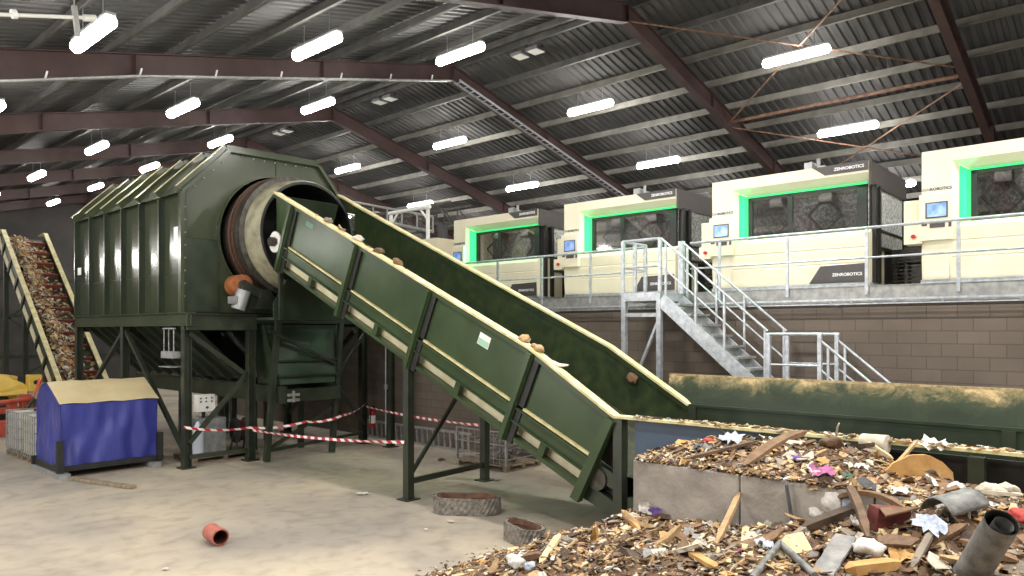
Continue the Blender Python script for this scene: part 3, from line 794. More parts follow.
# drum
drum = MB().lathe([(1.36, .1), (1.36, -.8), (1.2, -.8), (1.2, .3)], (DC[0], YF, DC[1])).build('drum', M['iron'], t, smooth=True)
MB().lathe([(1.36, -.3), (1.45, -.3), (1.45, -.36), (1.41, -.38), (1.41, -.42), (1.45, -.44), (1.45, -.52), (1.41, -.54), (1.41, -.56), (1.45, -.57), (1.45, -.6), (1.36, -.6)], (DC[0], YF, DC[1]), n=64).build('riding_ring', M['rust'], drum, smooth=True)
MB().lathe([(1.36, -.6), (1.43, -.62), (1.42, -.82), (1.3, -.84)], (DC[0], YF, DC[1]), n=64).build('flange', M['iron'], drum, smooth=True)
MB().lathe([(1.31, -.82), (1.26, -1.34), (1.23, -1.38)], (DC[0], YF, DC[1]), n=64).build('neck', M['neck'], drum, smooth=True)
MB().lathe([(1.23, -1.38), (1.17, -1.38), (1.17, .6), (0.0, .62)], (DC[0], YF, DC[1]), n=64).build('mouth', M['black'], drum, smooth=True)
# drive: roller, bracket, motor
rc = V((8.1, 15.52, 4.03))
rl = MB().tube([rc + V((0, -.2, 0)), rc + V((0, .2, 0))], .24, 24).build('support_roller', M['roller'], t, smooth=True)
MB().tube([rc + V((0, -.24, 0)), rc + V((0, -.2, 0))], .12, 16).build('hub', M['iron'], rl, smooth=True)
mb = MB(); mb.bar(rc + V((0, -.26, 0)), rc + V((.75, -.26, -.38)), .06, .2); mb.prism([(8.35, 15.2, 3.5), (8.95, 15.2, 3.5), (8.7, 15.2, 3.95), (8.5, 15.2, 3.95)], (0, .3, 0)); mb.build('roller_bracket', M['beam'], t)
mc = V((7.98, 15.2, 3.68))
mt = MB().tube([mc + V((.06, -.02, .22)), mc + V((-.06, .02, -.2))], .15, 18).build('drive_motor', M['grey'], t, smooth=True)
mb = MB(); mb.box(mc.x - .27, mc.x - .13, mc.y - .1, mc.y + .06, mc.z - .08, mc.z + .08); mb.build('terminal_box', M['grey'], mt)
# base frame
mb = MB(); mb.ibeam((7.06, 15.6, 3.26), (7.06, 22.9, 3.26), .3, .18, .02); mb.build('base_beam', M['olive'], t)
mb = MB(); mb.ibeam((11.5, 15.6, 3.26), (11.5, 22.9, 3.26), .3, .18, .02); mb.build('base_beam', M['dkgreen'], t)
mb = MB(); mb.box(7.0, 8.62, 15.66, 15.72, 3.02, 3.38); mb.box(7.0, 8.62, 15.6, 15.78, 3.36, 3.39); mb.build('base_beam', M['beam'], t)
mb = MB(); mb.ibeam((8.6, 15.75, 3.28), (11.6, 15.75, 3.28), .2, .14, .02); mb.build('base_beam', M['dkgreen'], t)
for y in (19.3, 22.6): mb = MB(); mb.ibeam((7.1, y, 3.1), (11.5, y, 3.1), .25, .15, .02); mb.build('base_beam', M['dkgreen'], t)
def column(x, y, s=.17, ztop=3.12, m='beam'):
    mb = MB(); mb.ibeam((x, y, .02), (x, y, ztop), s, s, .018, up=(1, 0, 0)); mb.box(x - s * .9, x + s * .9, y - s * .9, y + s * .9, 0, .03)
    return mb.build('leg', M[m], t)
for x, y in ((7.07, 15.86), (8.5, 15.74), (7.07, 19.3), (7.07, 22.6), (11.6, 19.3), (11.6, 22.6), (11.8, 15.9)): column(x, y)
def braces(lst, w=.09, m='beam'):
    for p, q in lst:
        MB().bar(p, q, w, w).build('brace', M[m], t)
braces([((7.07, 19.3, 3.05), (7.07, 15.95, .35)), ((7.07, 19.3, 3.05), (7.07, 22.5, .9)), ((7.1, 15.8, .55), (8.45, 15.74, 2.05)), ((7.1, 15.8, 2.95), (8.45, 15.74, 1.95)),
        ((7.1, 15.8, .25), (8.5, 15.74, .25)), ((11.6, 16, 3.0), (11.6, 19.2, .6)), ((11.6, 19.3, .6), (11.6, 22.5, 3.0))])
# V hopper with ribs under the housing
mb = MB()
mb.quadlist([(7.15, 16.1, 3.3), (7.15, 22.6, 3.3), (8.7, 22.6, 1.85), (8.7, 16.1, 1.85)], [(0, 1, 2, 3)])
mb.quadlist([(11.1, 16.1, 3.3), (11.1, 22.6, 3.3), (10.4, 22.6, 1.85), (10.4, 16.1, 1.85)], [(0, 1, 2, 3)])
mb.quadlist([(7.15, 22.6, 3.3), (11.4, 22.6, 3.3), (10.4, 22.6, 1.85), (8.7, 22.6, 1.85)], [(0, 1, 2, 3)])
mb.build('hopper', M['dkgreen'], t)
for i in range(10):
    y = 16.3 + .68 * i
    MB().bar((7.12, y, 3.26), (8.66, y, 1.82), .05, .12).build('hopper_rib', M['beam'], t)
# hood in front of the drum mouth's lower edge
mb = MB(); mb.prism([(8.32, 14.4, 3.3), (8.32, 14.4, 3.62), (8.66, 14.4, 4.15), (10.55, 14.4, 4.15), (10.55, 14.4, 3.3)], (0, .03, 0)); mb.box(8.3, 10.6, 14.36, 15.1, 3.24, 3.3)
mb.build('mouth_hood', M['dkgreen'], t)
# front chute between splayed legs
mb = MB()
mb.prism([(8.75, 15.55, 3.15), (10.75, 15.55, 3.15), (10.45, 15.2, 1.75), (8.95, 15.2, 1.75)], (0, .04, 0))
mb.prism([(8.75, 15.55, 3.15), (8.95, 15.2, 1.75), (8.95, 16.2, 1.75), (8.75, 16.2, 3.15)], (.03, 0, 0))
mb.build('front_chute', M['dkgreen'], t)
mb = MB()
for z in (1.95, 2.3): f = (3.15 - z) / 1.4; mb.bar((8.8 + .15 * f, 15.5 - .35 * f, z), (10.7 - .25 * f, 15.5 - .35 * f, z), .06, .05)
mb.build('chute_stiffener', M['beam'], t)
for xa, xb in ((8.98, 8.6), (10.72, 10.35)):
    mb = MB(); mb.bar((xa, 15.35, 3.25), (xb, 15.2, .02), .12, .12); mb.build('splayed_leg', M['beam'], t)
mb = MB(); mb.box(8.9, 10.8, 15.3, 15.4, 3.2, 3.3); mb.build('base_beam', M['beam'], t)
braces([((8.7, 15.25, 3.0), (10.5, 15.25, 2.2)), ((8.7, 15.22, .3), (10.35, 15.22, 1.1)), ((8.6, 15.22, .25), (11.7, 15.8, .3)), ((10.6, 15.3, 1.6), (11.8, 15.8, .5)), ((11.75, 15.8, 2.9), (10.6, 15.3, 1.9))], .07)
mb = MB(); mb.box(8.4, 8.49, 14.28, 14.36, 3.24, 4.3); mb.build('conveyor_prop', M['beam'], t)
# small step bracket on the left
mb = MB()
for y in (16.1, 16.35, 16.6): mb.tube([(6.9, y, 2.55), (6.9, y, 3.05)], .012)
mb.box(6.85, 7.05, 16.05, 16.65, 2.4, 2.55); mb.box(6.8, 7.05, 16.05, 16.65, 2.2, 2.22); mb.box(6.88, 6.92, 16.05, 16.65, 3.04, 3.07)
mb.build('step_bracket', M['galvdull'], t)

# conveyor under the trommel
t = thing('fines_conveyor', 'dark green belt conveyor running beneath the drum housing', 'conveyor', (9.6, 19, 0))
for x in (8.92, 10.32): MB().box(x, x + .06, 14.95, 23.5, 1.32, 1.72).build('side_plate', M['dkgreen'], t)
MB().box(8.98, 10.32, 14.98, 23.5, 1.5, 1.56).build('belt', M['black'], t)
mb = MB(); mb.box(8.9, 10.4, 14.9, 14.95, 1.36, 1.66); mb.build('end_plate', M['beam'], t)
mb = MB(); mb.box(8.95, 9.25, 14.86, 14.9, 1.38, 1.44); mb.box(8.95, 9.25, 14.86, 14.9, 1.5, 1.56); mb.box(9.08, 9.12, 14.85, 14.9, 1.36, 1.62); mb.build('belt_tensioner', M['galvdull'], t)
mb = MB(); mb.lathe([(0, 0), (.12, 0), (.12, 1.3), (0, 1.3)], (9.0, 15.1, 1.5), axis='x', n=16); mb.build('tail_drum', M['iron'], t)
for y in (16.5, 18.2, 20.5, 23.2):
    for x in (9.0, 10.3):
        MB().box(x - .06, x + .06, y - .06, y + .06, 0, 1.34).build('leg', M['beam'], t)

# free standing steel column with the conduit
t = thing('steel_column', 'dark green steel column with conduit, standing right of the extinguisher column', 'column', (11.9, 14.85, 0))
mb = MB(); mb.ibeam((11.9, 14.85, .02), (11.9, 14.85, 3.4), .16, .16, .018, up=(1, 0, 0)); mb.box(11.75, 12.05, 14.7, 15.0, 0, .02); mb.build('shaft', M['beam'], t)
mb = MB(); mb.tube([(11.78, 14.9, .3), (11.78, 14.9, 3.3)], .016); mb.box(11.75, 11.81, 14.86, 14.94, 1.5, 1.62); mb.build('conduit', M['galvdull'], t)

# fire extinguisher
t = thing('fire_extinguisher', 'red fire extinguisher with white label hung on the green column', 'fire extinguisher', (11.66, 15.72, .45))
ex, ey = 11.9, 15.62
mb = MB(); mb.lathe([(0, .45), (.075, .45), (.08, .48), (.08, .86), (.05, .93), (.025, .95), (0, .95)], (ex, ey, 0), axis='z', n=18); mb.build('cylinder', M['redbtn'], t, smooth=True)
MB().lathe([(.082, .55), (.082, .76)], (ex, ey, 0), axis='z', n=18).build('paper_label', M['white'], t)
mb = MB(); mb.box(ex - .02, ex + .02, ey - .07, ey + .04, .95, 1.02); mb.tube([(ex, ey - .05, .98), (ex - .1, ey - .06, .9), (ex - .1, ey - .04, .55)], .012); mb.build('valve', M['black'], t)

# hydraulic pack, hose reel and so on under the trommel
t = thing('control_cabinet', 'grey white switch panel on a stand under the drum frame', 'control panel', (7.9, 16.9, .12))
mb = MB(); mb.box(7.72, 8.15, 16.75, 16.95, 1.1, 1.5); mb.build('panel_box', M['white'], t, bevel=.01)
mb = MB()
for i in range(3):
    for z in (1.34, 1.42): MB().tube([(7.8 + i * .13, 16.75, z), (7.8 + i * .13, 16.73, z)], .02, 8).build('push_button', M['charcoal'], t)
MB().tube([(7.95, 16.75, 1.2), (7.95, 16.72, 1.2)], .03, 8).build('push_button', M['charcoal'], t)
mb = MB(); mb.box(7.9, 7.96, 16.85, 16.92, .95, 1.1); mb.build('stand', M['iron'], t)
mb = MB(); mb.box(7.75, 8.35, 16.6, 17.2, .14, .95); mb.build('cabinet', M['grey'], t, bevel=.01)
t = thing('gas_cylinder', 'pale blue white cylinder standing left of the grey cabinet', 'cylinder', (7.65, 16.6, .12))
MB().lathe([(0, .14), (.11, .14), (.12, .18), (.12, .75), (.06, .86), (.04, .92), (0, .92)], (7.6, 16.45, 0), axis='z', n=18).build('tank', mat('pale_blue_tank', (190, 198, 210)), t, smooth=True)
t = thing('hose_reel', 'black hose reel standing right of the grey cabinet', 'hose reel', (8.6, 16.6, .12))
MB().lathe([(.08, 0), (.3, 0), (.3, .03), (.22, .03), (.22, .25), (.3, .25), (.3, .28), (.08, .28)], (8.52, 16.5, .62), axis='x', n=24).build('drum', M['black'], t, smooth=True)
MB().lathe([(.14, .05), (.25, .05), (.25, .23), (.14, .23)], (8.52, 16.5, .62), axis='x', n=24).build('coiled_hose', mat('dark_red_hose', (84, 44, 40)), t, smooth=True)
mb = MB()
for x in (8.5, 8.82):
    mb = MB(); mb.bar((x, 16.3, .14), (x, 16.5, .62), .03, .03); mb.bar((x, 16.7, .14), (x, 16.5, .62), .03, .03); mb.build('stand', M['iron'], t)
def pallet(x0, x1, y0, y1, par, z=0):
    mb = MB(); n = 6
    for i in range(n):
        a = x0 + (x1 - x0) * i / n; mb.box(a + .01, a + (x1 - x0) / n - .01, y0, y1, z + .10, z + .125)
    for f in (0, .45, .9): 
        yy = y0 + (y1 - y0) * f
        for g in (0, .45, .9): mb.box(x0 + (x1 - x0) * g, x0 + (x1 - x0) * g + .1, yy, yy + .1, z + .02, z + .1)
        mb.box(x0, x1, yy, yy + .1, z, z + .02)
    return mb.build('pallet', M['wood'], par)
t = thing('wooden_pallet', 'worn pallet under the grey cabinet and hose reel', 'pallet', (8.2, 16.8, 0))
o = pallet(7.4, 9.0, 16.25, 17.3, t); o.name = 'deck_board'

# barrier tapes
def ribbon(pts, w, name, label, sag=.06):
    mb = MB(); vs = []; uvs = []; L_ = 0; fs = []
    P = []
    for a, b in zip(pts, pts[1:]):
        a = V(a); b = V(b); n = max(2, int((b - a).length / .12))
        for i in range(n):
            f = i / n; p = a.lerp(b, f); p.z -= sag * 4 * f * (1 - f); P.append(p)
    P.append(V(pts[-1]))
    for i, p in enumerate(P):
        if i: L_ += (p - P[i - 1]).length
        tw = .6 * math.sin(i * .21)
        d = (P[min(i + 1, len(P) - 1)] - P[max(i - 1, 0)]).normalized(); s = d.cross(V((0, 0, 1))).normalized()
        u = V((0, 0, 1)) * math.cos(tw) + s * math.sin(tw)
        vs += [p - u * w / 2, p + u * w / 2]; uvs += [(L_, 0), (L_, w)]
    mb.quadlist(vs, [(2 * i, 2 * i + 2, 2 * i + 3, 2 * i + 1) for i in range(len(P) - 1)])
    me = bpy.data.meshes.new(name); me.from_pydata(mb.v, [], mb.f); me.materials.append(M['tape'])
    ul = me.uv_layers.new(name='UVMap')
    for poly in me.polygons:
        for li in poly.loop_indices:
            u = uvs[me.loops[li].vertex_index]; ul.data[li].uv = (u[0] * 2.3, u[1] * 2.3)
    o = bpy.data.objects.new(name, me); COL.objects.link(o); tag(o, label, 'barrier tape')
ribbon([(6.95, 15.72, .92), (8.4, 15.6, .78), (9.5, 15.03, .86), (10.55, 15.03, .92), (11.78, 15.74, 1.08)], .06, 'barrier_tape', 'red and white barrier tape tied from the front frame leg back to the extinguisher column')
ribbon([(11.76, 15.71, 1.0), (10.6, 10.24, 1.08)], .055, 'barrier_tape', 'red and white barrier tape between extinguisher column and rear conveyor leg')
ribbon([(8.45, 15.56, .72), (8.3, 9.98, 1.03)], .055, 'barrier_tape', 'red and white barrier tape between drum frame and front conveyor leg')

# ------------------------------------------------------------------ tarpaulin crate
t = thing('covered_stillage', 'steel crate on runners under a blue tarpaulin with cream roof', 'crate', (5.9, 17.3, 0))
x0, x1, y0, y1 = 4.86, 6.76, 16.62, 18.2
mb = MB()
def wavy(p, q, z0, z1, amp, nrm, n=26, m_=8):
    vs = []
    for i in range(n + 1):
        for j in range(m_ + 1):
            f = i / n; g = j / m_; c = V(p).lerp(V(q), f)
            d = amp * (mnoise.noise(V((f * 7 - g * 1.5, g * 1.3 + f * 3.2, nrm[0] * 3 + 1.7)))) * 1.3 * (.35 + .65 * math.sin(math.pi * min(1, max(0, g)))) + .012 * math.sin(f * 40 + g * 9) * (1 - g)
            vs.append((c.x + nrm[0] * d, c.y + nrm[1] * d, z0 + (z1 - z0) * g))
    return vs, [(i * (m_ + 1) + j, (i + 1) * (m_ + 1) + j, (i + 1) * (m_ + 1) + j + 1, i * (m_ + 1) + j + 1) for i in range(n) for j in range(m_)]
ZE = 1.5; ZR = 1.92
def gab(f): return min(1, f / .5) if f < .5 else math.cos((f - .5) * math.pi) ** .6 if f < .999 else 0
mb.quadlist(*wavy((x0, y0, 0), (x1, y0, 0), .25, ZE, .09, (0, -1)))
mb.quadlist(*wavy((x0, y1, 0), (x0, y0, 0), .25, ZE, .05, (-1, 0)))
mb.quadlist(*wavy((x1, y0, 0), (x1, y1, 0), .25, ZE, .05, (1, 0)))
mb.quadlist(*wavy((x1, y1, 0), (x0, y1, 0), .25, ZE, .05, (0, 1)))
for x in (x0, x1):
    n = 8; arc = [(x, y0 + (y1 - y0) * i / n, ZE + (ZR - ZE) * gab(i / n)) for i in range(n + 1)]
    mb.quadlist(arc, [tuple(range(n + 1))])
mb.build('tarpaulin', M['bluetarp'], t, smooth=True)
mb = MB(); n = 8; vs = []
for i in range(n + 1):
    y = y0 - .03 + (y1 - y0 + .06) * i / n; z = ZE + .015 + (ZR - ZE) * gab(i / n)
    for j in range(9): vs.append((x0 - .03 + (x1 - x0 + .06) * j / 8, y, z + .012 * math.sin(j * 2.1 + i)))
mb.quadlist(vs, [(i * 9 + j, i * 9 + j + 1, (i + 1) * 9 + j + 1, (i + 1) * 9 + j) for i in range(n) for j in range(8)])
mb.build('roof_cover', M['creamtarp'], t, smooth=True)
mb = MB()
for y in (y0, y1): mb.box(x0, x1, y - .05, y + .05, .14, .25)
for x in (x0, x1): mb.box(x - .05, x + .05, y0, y1, .14, .25)
mb.build('base_frame', M['black'], t)
for x, y, h in ((x0 - .03, y0 - .06, .78), (x1 + .03, y0 - .06, .75), (x0 - .03, y1, .3), (x1 + .03, y1, .75)):
    MB().box(x - .06, x + .06, y - .05, y + .05, .12, h).build('corner_post', M['black'], t)
for x in (x0 + .02, x1 - .1): MB().box(x - .09, x + .09, y0 - .25, y1 + .25, 0, .12).build('runner', M['grey'], t)
mb = MB(); mb.tube([(x0 - .02, y1 + .02, ZE + .1), (x0 + .05, y1 - .1, ZR + .05)], .04); mb.build('orange_strap', M['red'], t)
# plank in front
o = MB().bar(at(72, 478, z=.035), at(133, 487, z=.035), .14, .05).build('timber_plank', M['wood']); tag(o, 'dirty brown plank lying on the floor before the blue tarpaulin crate', 'plank')

# ------------------------------------------------------------------ totes, loader and left conveyor
def tote(loc, label):
    t = thing('caged_tote', label, 'liquid tote', loc, absolute=False)
    mb = MB(); mb.box(.03, 1.07, .03, .97, .15, 1.05); mb.build('tank', M['tank'], t, bevel=.06)
    mb = MB()
    for i in range(7):
        x = 1.1 * i / 6; mb.tube([(x, 0, .14), (x, 0, 1.07)], .012, 6); mb.tube([(x, 1, .14), (x, 1, 1.07)], .012, 6)
    for i in range(1, 6):
        y = i / 6; mb.tube([(0, y, .14), (0, y, 1.07)], .012, 6); mb.tube([(1.1, y, .14), (1.1, y, 1.07)], .012, 6)
    for z in (.2, .45, .7, .92, 1.07): mb.tube([(0, 0, z), (1.1, 0, z), (1.1, 1, z), (0, 1, z), (0, 0, z)], .014, 6)
    mb.build('wire_cage', M['galvdull'], t)
    mb = MB(); mb.lathe([(0, 0), (.1, 0), (.1, .05), (0, .05)], (.55, .5, 1.05), axis='z', n=16); mb.build('filler_cap', M['black'], t)
    pallet(0, 1.1, 0, 1, t)
    return t
a = tote((4.97, 18.75, 0), 'caged plastic tote nearest the blue tarpaulin crate')
b = copy_tree(a); b.location = (4.97, 20.0, 0); b['label'] = 'caged plastic tote at the left, farther from the blue tarpaulin crate'

# left discharge conveyor
cv = thing('cleated_conveyor', 'steep discharge conveyor loaded with wood waste at the far left', 'conveyor', (8, 25, 0))
A = V((7.15, 23.9, .55)); U = V((0, .765, .644)); NN = V((0, -.644, .765)); LL = 9.0; CW = 1.3
def lp(s, d, x): q = A + U * s + NN * d; return V((x, q.y, q.z))
for x in (7.15, 7.15 + CW):
    MB().prism([lp(0, -.45, x), lp(LL, -.45, x), lp(LL, .3, x), lp(0, .3, x)], (.05, 0, 0)).build('side_wall', M['beam'], cv)
    mb = MB(); mb.bar(lp(0, .31, x), lp(LL, .31, x), .14, .04); mb.bar(lp(LL, .31, x), lp(LL + .4, -.1, x), .14, .04); mb.build('rim', M['cream'], cv)
MB().prism([lp(0, 0, 7.2), lp(LL, 0, 7.2), lp(LL, -.04, 7.2), lp(0, -.04, 7.2)], (CW - .05, 0, 0)).build('belt', M['belt'], cv)
for i in range(9):
    MB().prism([lp(i + .4, -.4, 7.1), lp(i + .55, -.4, 7.1), lp(i + .55, .25, 7.1), lp(i + .4, .25, 7.1)], (.06, 0, 0)).build('rib', M['dkgreen'], cv)
    MB().prism([lp(i + .6, -.36, 7.12), lp(i + 1.3, -.36, 7.12), lp(i + 1.3, -.12, 7.12), lp(i + .6, -.12, 7.12)], (.02, 0, 0)).build('inspection_cover', M['board'], cv)
for i in range(14):
    MB().prism([lp(.4 + i * .63, 0, 7.6), lp(.44 + i * .63, 0, 7.6), lp(.44 + i * .63, .16, 7.6), lp(.4 + i * .63, .16, 7.6)], (.8, 0, 0)).build('cleat', mat('red_cleat%d' % i, (122, 64, 52)) if i == 0 else bpy.data.materials['red_cleat0'], cv)
for x in (7.2, 7.15 + CW):
    for s in (2.2, 5.2, 8.2):
        p = lp(s, -.45, x); MB().box(x - .07, x + .07, p.y - .07, p.y + .07, 0, p.z).build('leg', M['beam'], cv)
# dark lattice stand behind it
t = thing('lattice_stand', 'dark braced steel stand behind the left conveyor', 'steel frame', (8, 33, 0))
mb = MB()
for x in (6.2, 9.6, 13):
    mb.box(x - .1, x + .1, 32.9, 33.1, 0, 5)
for z in (2.0, 3.6, 5): mb.box(6.2, 13, 32.95, 33.05, z - .08, z + .08)
mb.build('frame', M['dkgreen'], t)
for p, q in (((6.2, 33, 2), (9.6, 33, 5)), ((9.6, 33, 2), (6.2, 33, 5)), ((9.6, 33, 2), (13, 33, 5)), ((13, 33, 2), (9.6, 33, 5)), ((6.2, 33, 0), (9.6, 33, 2))):
    MB().bar(p, q, .07, .07).build('brace', M['beam'], t)

# yellow loader arm and red implement
t = thing('loader_arm', 'yellow machine boom with pierced lug at the left edge', 'machine', (6.3, 26, 0))
mb = MB(); mb.prism([(5.6, 26.4, 1.0), (6.7, 26.0, 1.05), (6.75, 26.0, 1.25), (6.6, 26, 1.4), (5.6, 26.4, 1.95)], (0, .35, 0)); mb.build('boom', M['yellow'], t, bevel=.02)
mb = MB(); mb.box(6.7, 7.05, 25.8, 26.2, 1.15, 1.65); o = mb.build('lug', M['yellow'], t, bevel=.02)
MB().tube([(6.88, 25.78, 1.42), (6.88, 25.8, 1.42)], .07, 14).build('pin_hole', M['black'], o)
mb = MB(); mb.box(5.6, 6.6, 26.6, 28, .3, 1.6); mb.build('chassis', M['yellow'], t, bevel=.04)
MB().lathe([(.3, 0), (.48, .03), (.5, .2), (.48, .37), (.3, .4)], (5.9, 26.4, .5), axis='x', n=24).build('wheel', M['black'], t, smooth=True)
t = thing('red_implement', 'red steel implement standing under the yellow boom', 'machine', (6.4, 24.6, 0))
mb = MB(); mb.box(5.4, 6.6, 24.7, 25.2, .05, .4); mb.box(6.2, 6.45, 24.6, 24.9, .3, 1.15); mb.box(5.5, 6.6, 24.75, 24.95, .62, .78); mb.box(5.9, 6.1, 24.65, 24.95, .4, 1.0)
mb.tube([(5.6, 24.6, .95), (6.7, 24.6, 1.05)], .07, 10); mb.prism([(5.3, 24.4, 0), (6.4, 24.4, 0), (6.3, 24.4, .3), (5.3, 24.4, .35)], (0, .3, 0))
mb.build('frame', M['red'], t, bevel=.015)
MB().tube([(6.1, 24.55, .5), (6.55, 24.55, 1.1)], .05, 10).build('hydraulic_ram', M['iron'], t)
t = thing('blue_bin', 'small blue crate right of the yellow lug', 'crate', (7.3, 26.5, 0))
MB().box(7.15, 7.75, 26.5, 27.0, .9, 1.3).build('bin_body', M['blue'], t, bevel=.02)
MB().box(7.12, 7.78, 26.47, 27.03, 1.28, 1.33).build('lip', M['white'], t)
MB().box(7.1, 7.8, 26.45, 27.05, 0, .9).build('plinth', M['charcoal'], t)

# ------------------------------------------------------------------ things along the block wall
t = thing('steel_ladder', 'long grey ladder section standing on edge against the block wall', 'ladder', (12.6, 14.6, 0))
mb = MB()
for z in (.03, .46): mb.box(12.58, 12.64, 12.6, 16.8, z - .03, z + .03)
mb.build('stile', M['galvdull'], t)
for i in range(20):
    y = 12.7 + i * .213
    MB().bar((12.61, y, .05), (12.61, y + .03, .45), .045, .045).build('rung', M['galvdull'], t)
t = thing('scrap_stillage', 'pallet of tangled scrap metal in a mesh cage by the wall', 'pallet', (11.8, 11.2, 0))
pallet(11.35, 12.5, 10.3, 11.9, t)
mb = MB()
for x in (11.4, 12.45):
    for y in (10.35, 11.85): mb.box(x - .025, x + .025, y - .025, y + .025, .12, .85)
for z in (.25, .55, .83):
    mb.tube([(11.4, 10.35, z), (12.45, 10.35, z), (12.45, 11.85, z), (11.4, 11.85, z), (11.4, 10.35, z)], .014, 6)
for i in range(1, 8):
    y = 10.35 + 1.5 * i / 8; mb.tube([(11.4, y, .12), (11.4, y, .83)], .01, 6)
mb.build('cage', M['galvdull'], t)
mb = MB()
for i in range(34):
    c = V((R.uniform(11.5, 12.3), R.uniform(10.5, 11.7), R.uniform(.17, .55)))
    d = V((R.uniform(-1, 1), R.uniform(-1, 1), R.uniform(-.4, .4))).normalized() * R.uniform(.1, .3)
    mb.bar(c - d, c + d, R.uniform(.02, .09), R.uniform(.02, .05))
o = mb.build('scrap', M['scrap'], t); o['kind'] = 'stuff'

# rubber loops
def loop(cx, cy, ang, hl, r, h, name, label, squash=1.0):
    o_out = []; n = 20
    def path(rr):
        pts = []
        for i in range(n + 1):
            a = -math.pi / 2 + math.pi * i / n; pts.append((hl + rr * math.cos(a), rr * math.sin(a) * squash))
        for i in range(n + 1):
            a = math.pi / 2 + math.pi * i / n; pts.append((-hl + rr * math.cos(a), rr * math.sin(a) * squash))
        # add straight subdivisions
        out = []
        for i, p in enumerate(pts):
            q = pts[(i + 1) % len(pts)]; k = max(1, int(math.hypot(q[0] - p[0], q[1] - p[1]) / .05))
            for j in range(k): out.append((p[0] + (q[0] - p[0]) * j / k, p[1] + (q[1] - p[1]) * j / k))
        return out
    def world(p, z): c, s = math.cos(ang), math.sin(ang); return (cx + p[0] * c - p[1] * s, cy + p[0] * s + p[1] * c, z)
    outer = path(r); m_ = len(outer)
    c0 = [0, 0]
    inner = [(p[0] * (1 - .04 / max(hl + r, .1)) , p[1] * (1 - .045 / (r * squash))) for p in outer]
    t = thing(name, label, 'rubber loop', (cx, cy, 0))
    mb = MB(); vs = []
    zs = [0, .25, .5, .75, 1]
    for i, p in enumerate(outer):
        k = 1 + (.045 if i % 2 else 0) / 1
        for j, f in enumerate(zs):
            kk = 1 + (.03 if (i + j) % 2 else 0); vs.append(world((p[0] * kk, p[1] * kk), h * f + .002 + .012 * math.sin(i * .37)))
    J = len(zs)
    mb.quadlist(vs, [(i * J + j, ((i + 1) % m_) * J + j, ((i + 1) % m_) * J + j + 1, i * J + j + 1) for i in range(m_) for j in range(J - 1)])
    mb.build('tread', M['tread'], t)
    mb = MB(); vs = []
    for i, p in enumerate(inner):
        for j, f in enumerate((0, .3, .35, .62, .67, 1)):
            kk = 1 - (.03 if j in (1, 4) else 0); vs.append(world((p[0] * kk, p[1] * kk), h * f + .004 + .012 * math.sin(i * .37)))
    J = 6
    mb.quadlist(vs, [(i * J + j, ((i + 1) % m_) * J + j, ((i + 1) % m_) * J + j + 1, i * J + j + 1) for i in range(m_) for j in range(J - 1)])
    mb.build('lining', M['treadin'], t)
    mb = MB(); vs = []
    for p, q in zip(outer, inner): vs += [world(p, h), world(q, h)]
    mb.quadlist(vs, [(2 * i, 2 * i + 1, 2 * ((i + 1) % m_) + 1, 2 * ((i + 1) % m_)) for i in range(m_)]); mb.build('edge', M['tread'], t)
loop(8.45, 8.55, math.atan2(-CY, CX) - .1, .3, .25, .27, 'rubber_track_loop', 'long flattened grey rubber track loop on the floor near the conveyor leg')
loop(7.78, 6.72, math.atan2(-CY, CX) - 1.05, .2, .19, .26, 'rubber_track_loop', 'short oval grey rubber track loop beside the waste heap')

# red clay pipe stub
t = thing('clay_pipe', 'broken red pipe stub lying alone on the open floor', 'pipe', (4.85, 9.95, 0))
d = V((-.12, -.99, 0)); d.normalize(); c = V((4.85, 9.95, .125)); mb = MB()
mb.tube([c - d * .2, c - d * .1, c + d * .05, c + d * .19], [.12, .115, .122, .118], 20, caps=False); mb.build('pipe_wall', M['pipe_red'], t, smooth=True)
mb = MB(); mb.tube([c - d * .19, c + d * .185], .1, 20, caps=False); mb.tube([c - d * .19, c - d * .18], .1, 20); mb.build('pipe_lining', M['pipe_in'], t, smooth=True)
mb = MB(); mb.tube([c + d * .185, c + d * .191], [.118, .1], 20, caps=False); mb.build('pipe_mouth', M['pipe_red'], t)

# sprinkler pipe at the top left
t = thing('conduit_pipe', 'white pipe with clamps under the roof at the top left corner', 'pipe', at(40, 16, z=8.0))
p, q = at(-40, 13, Y=11.0), at(94, 18, Y=11.0)
MB().tube([p, q], .025, 10).build('pipe', M['white'], t, smooth=True)
mb = MB(); c = at(88, 18, Y=11.0); e = (q - p).normalized(); mb.tube([c - e * .06, c + e * .1], .045, 10); mb.build('coupling', M['white'], t); c2 = at(14, 14, Y=11); mb = MB(); mb.tube([c2 - e * .03, c2 + e * .03], .06, 10)
mb.build('coupling', M['white'], t)
mb = MB(); c3 = at(74, 17, Y=11); mb.bar(c3 + V((0, 0, .15)), c3 + V((.05, 0, -.25)), .06, .06); mb.tube([c3, c3 + V((0, 0, .8))], .01); mb.build('hanger', M['galvdull'], t)

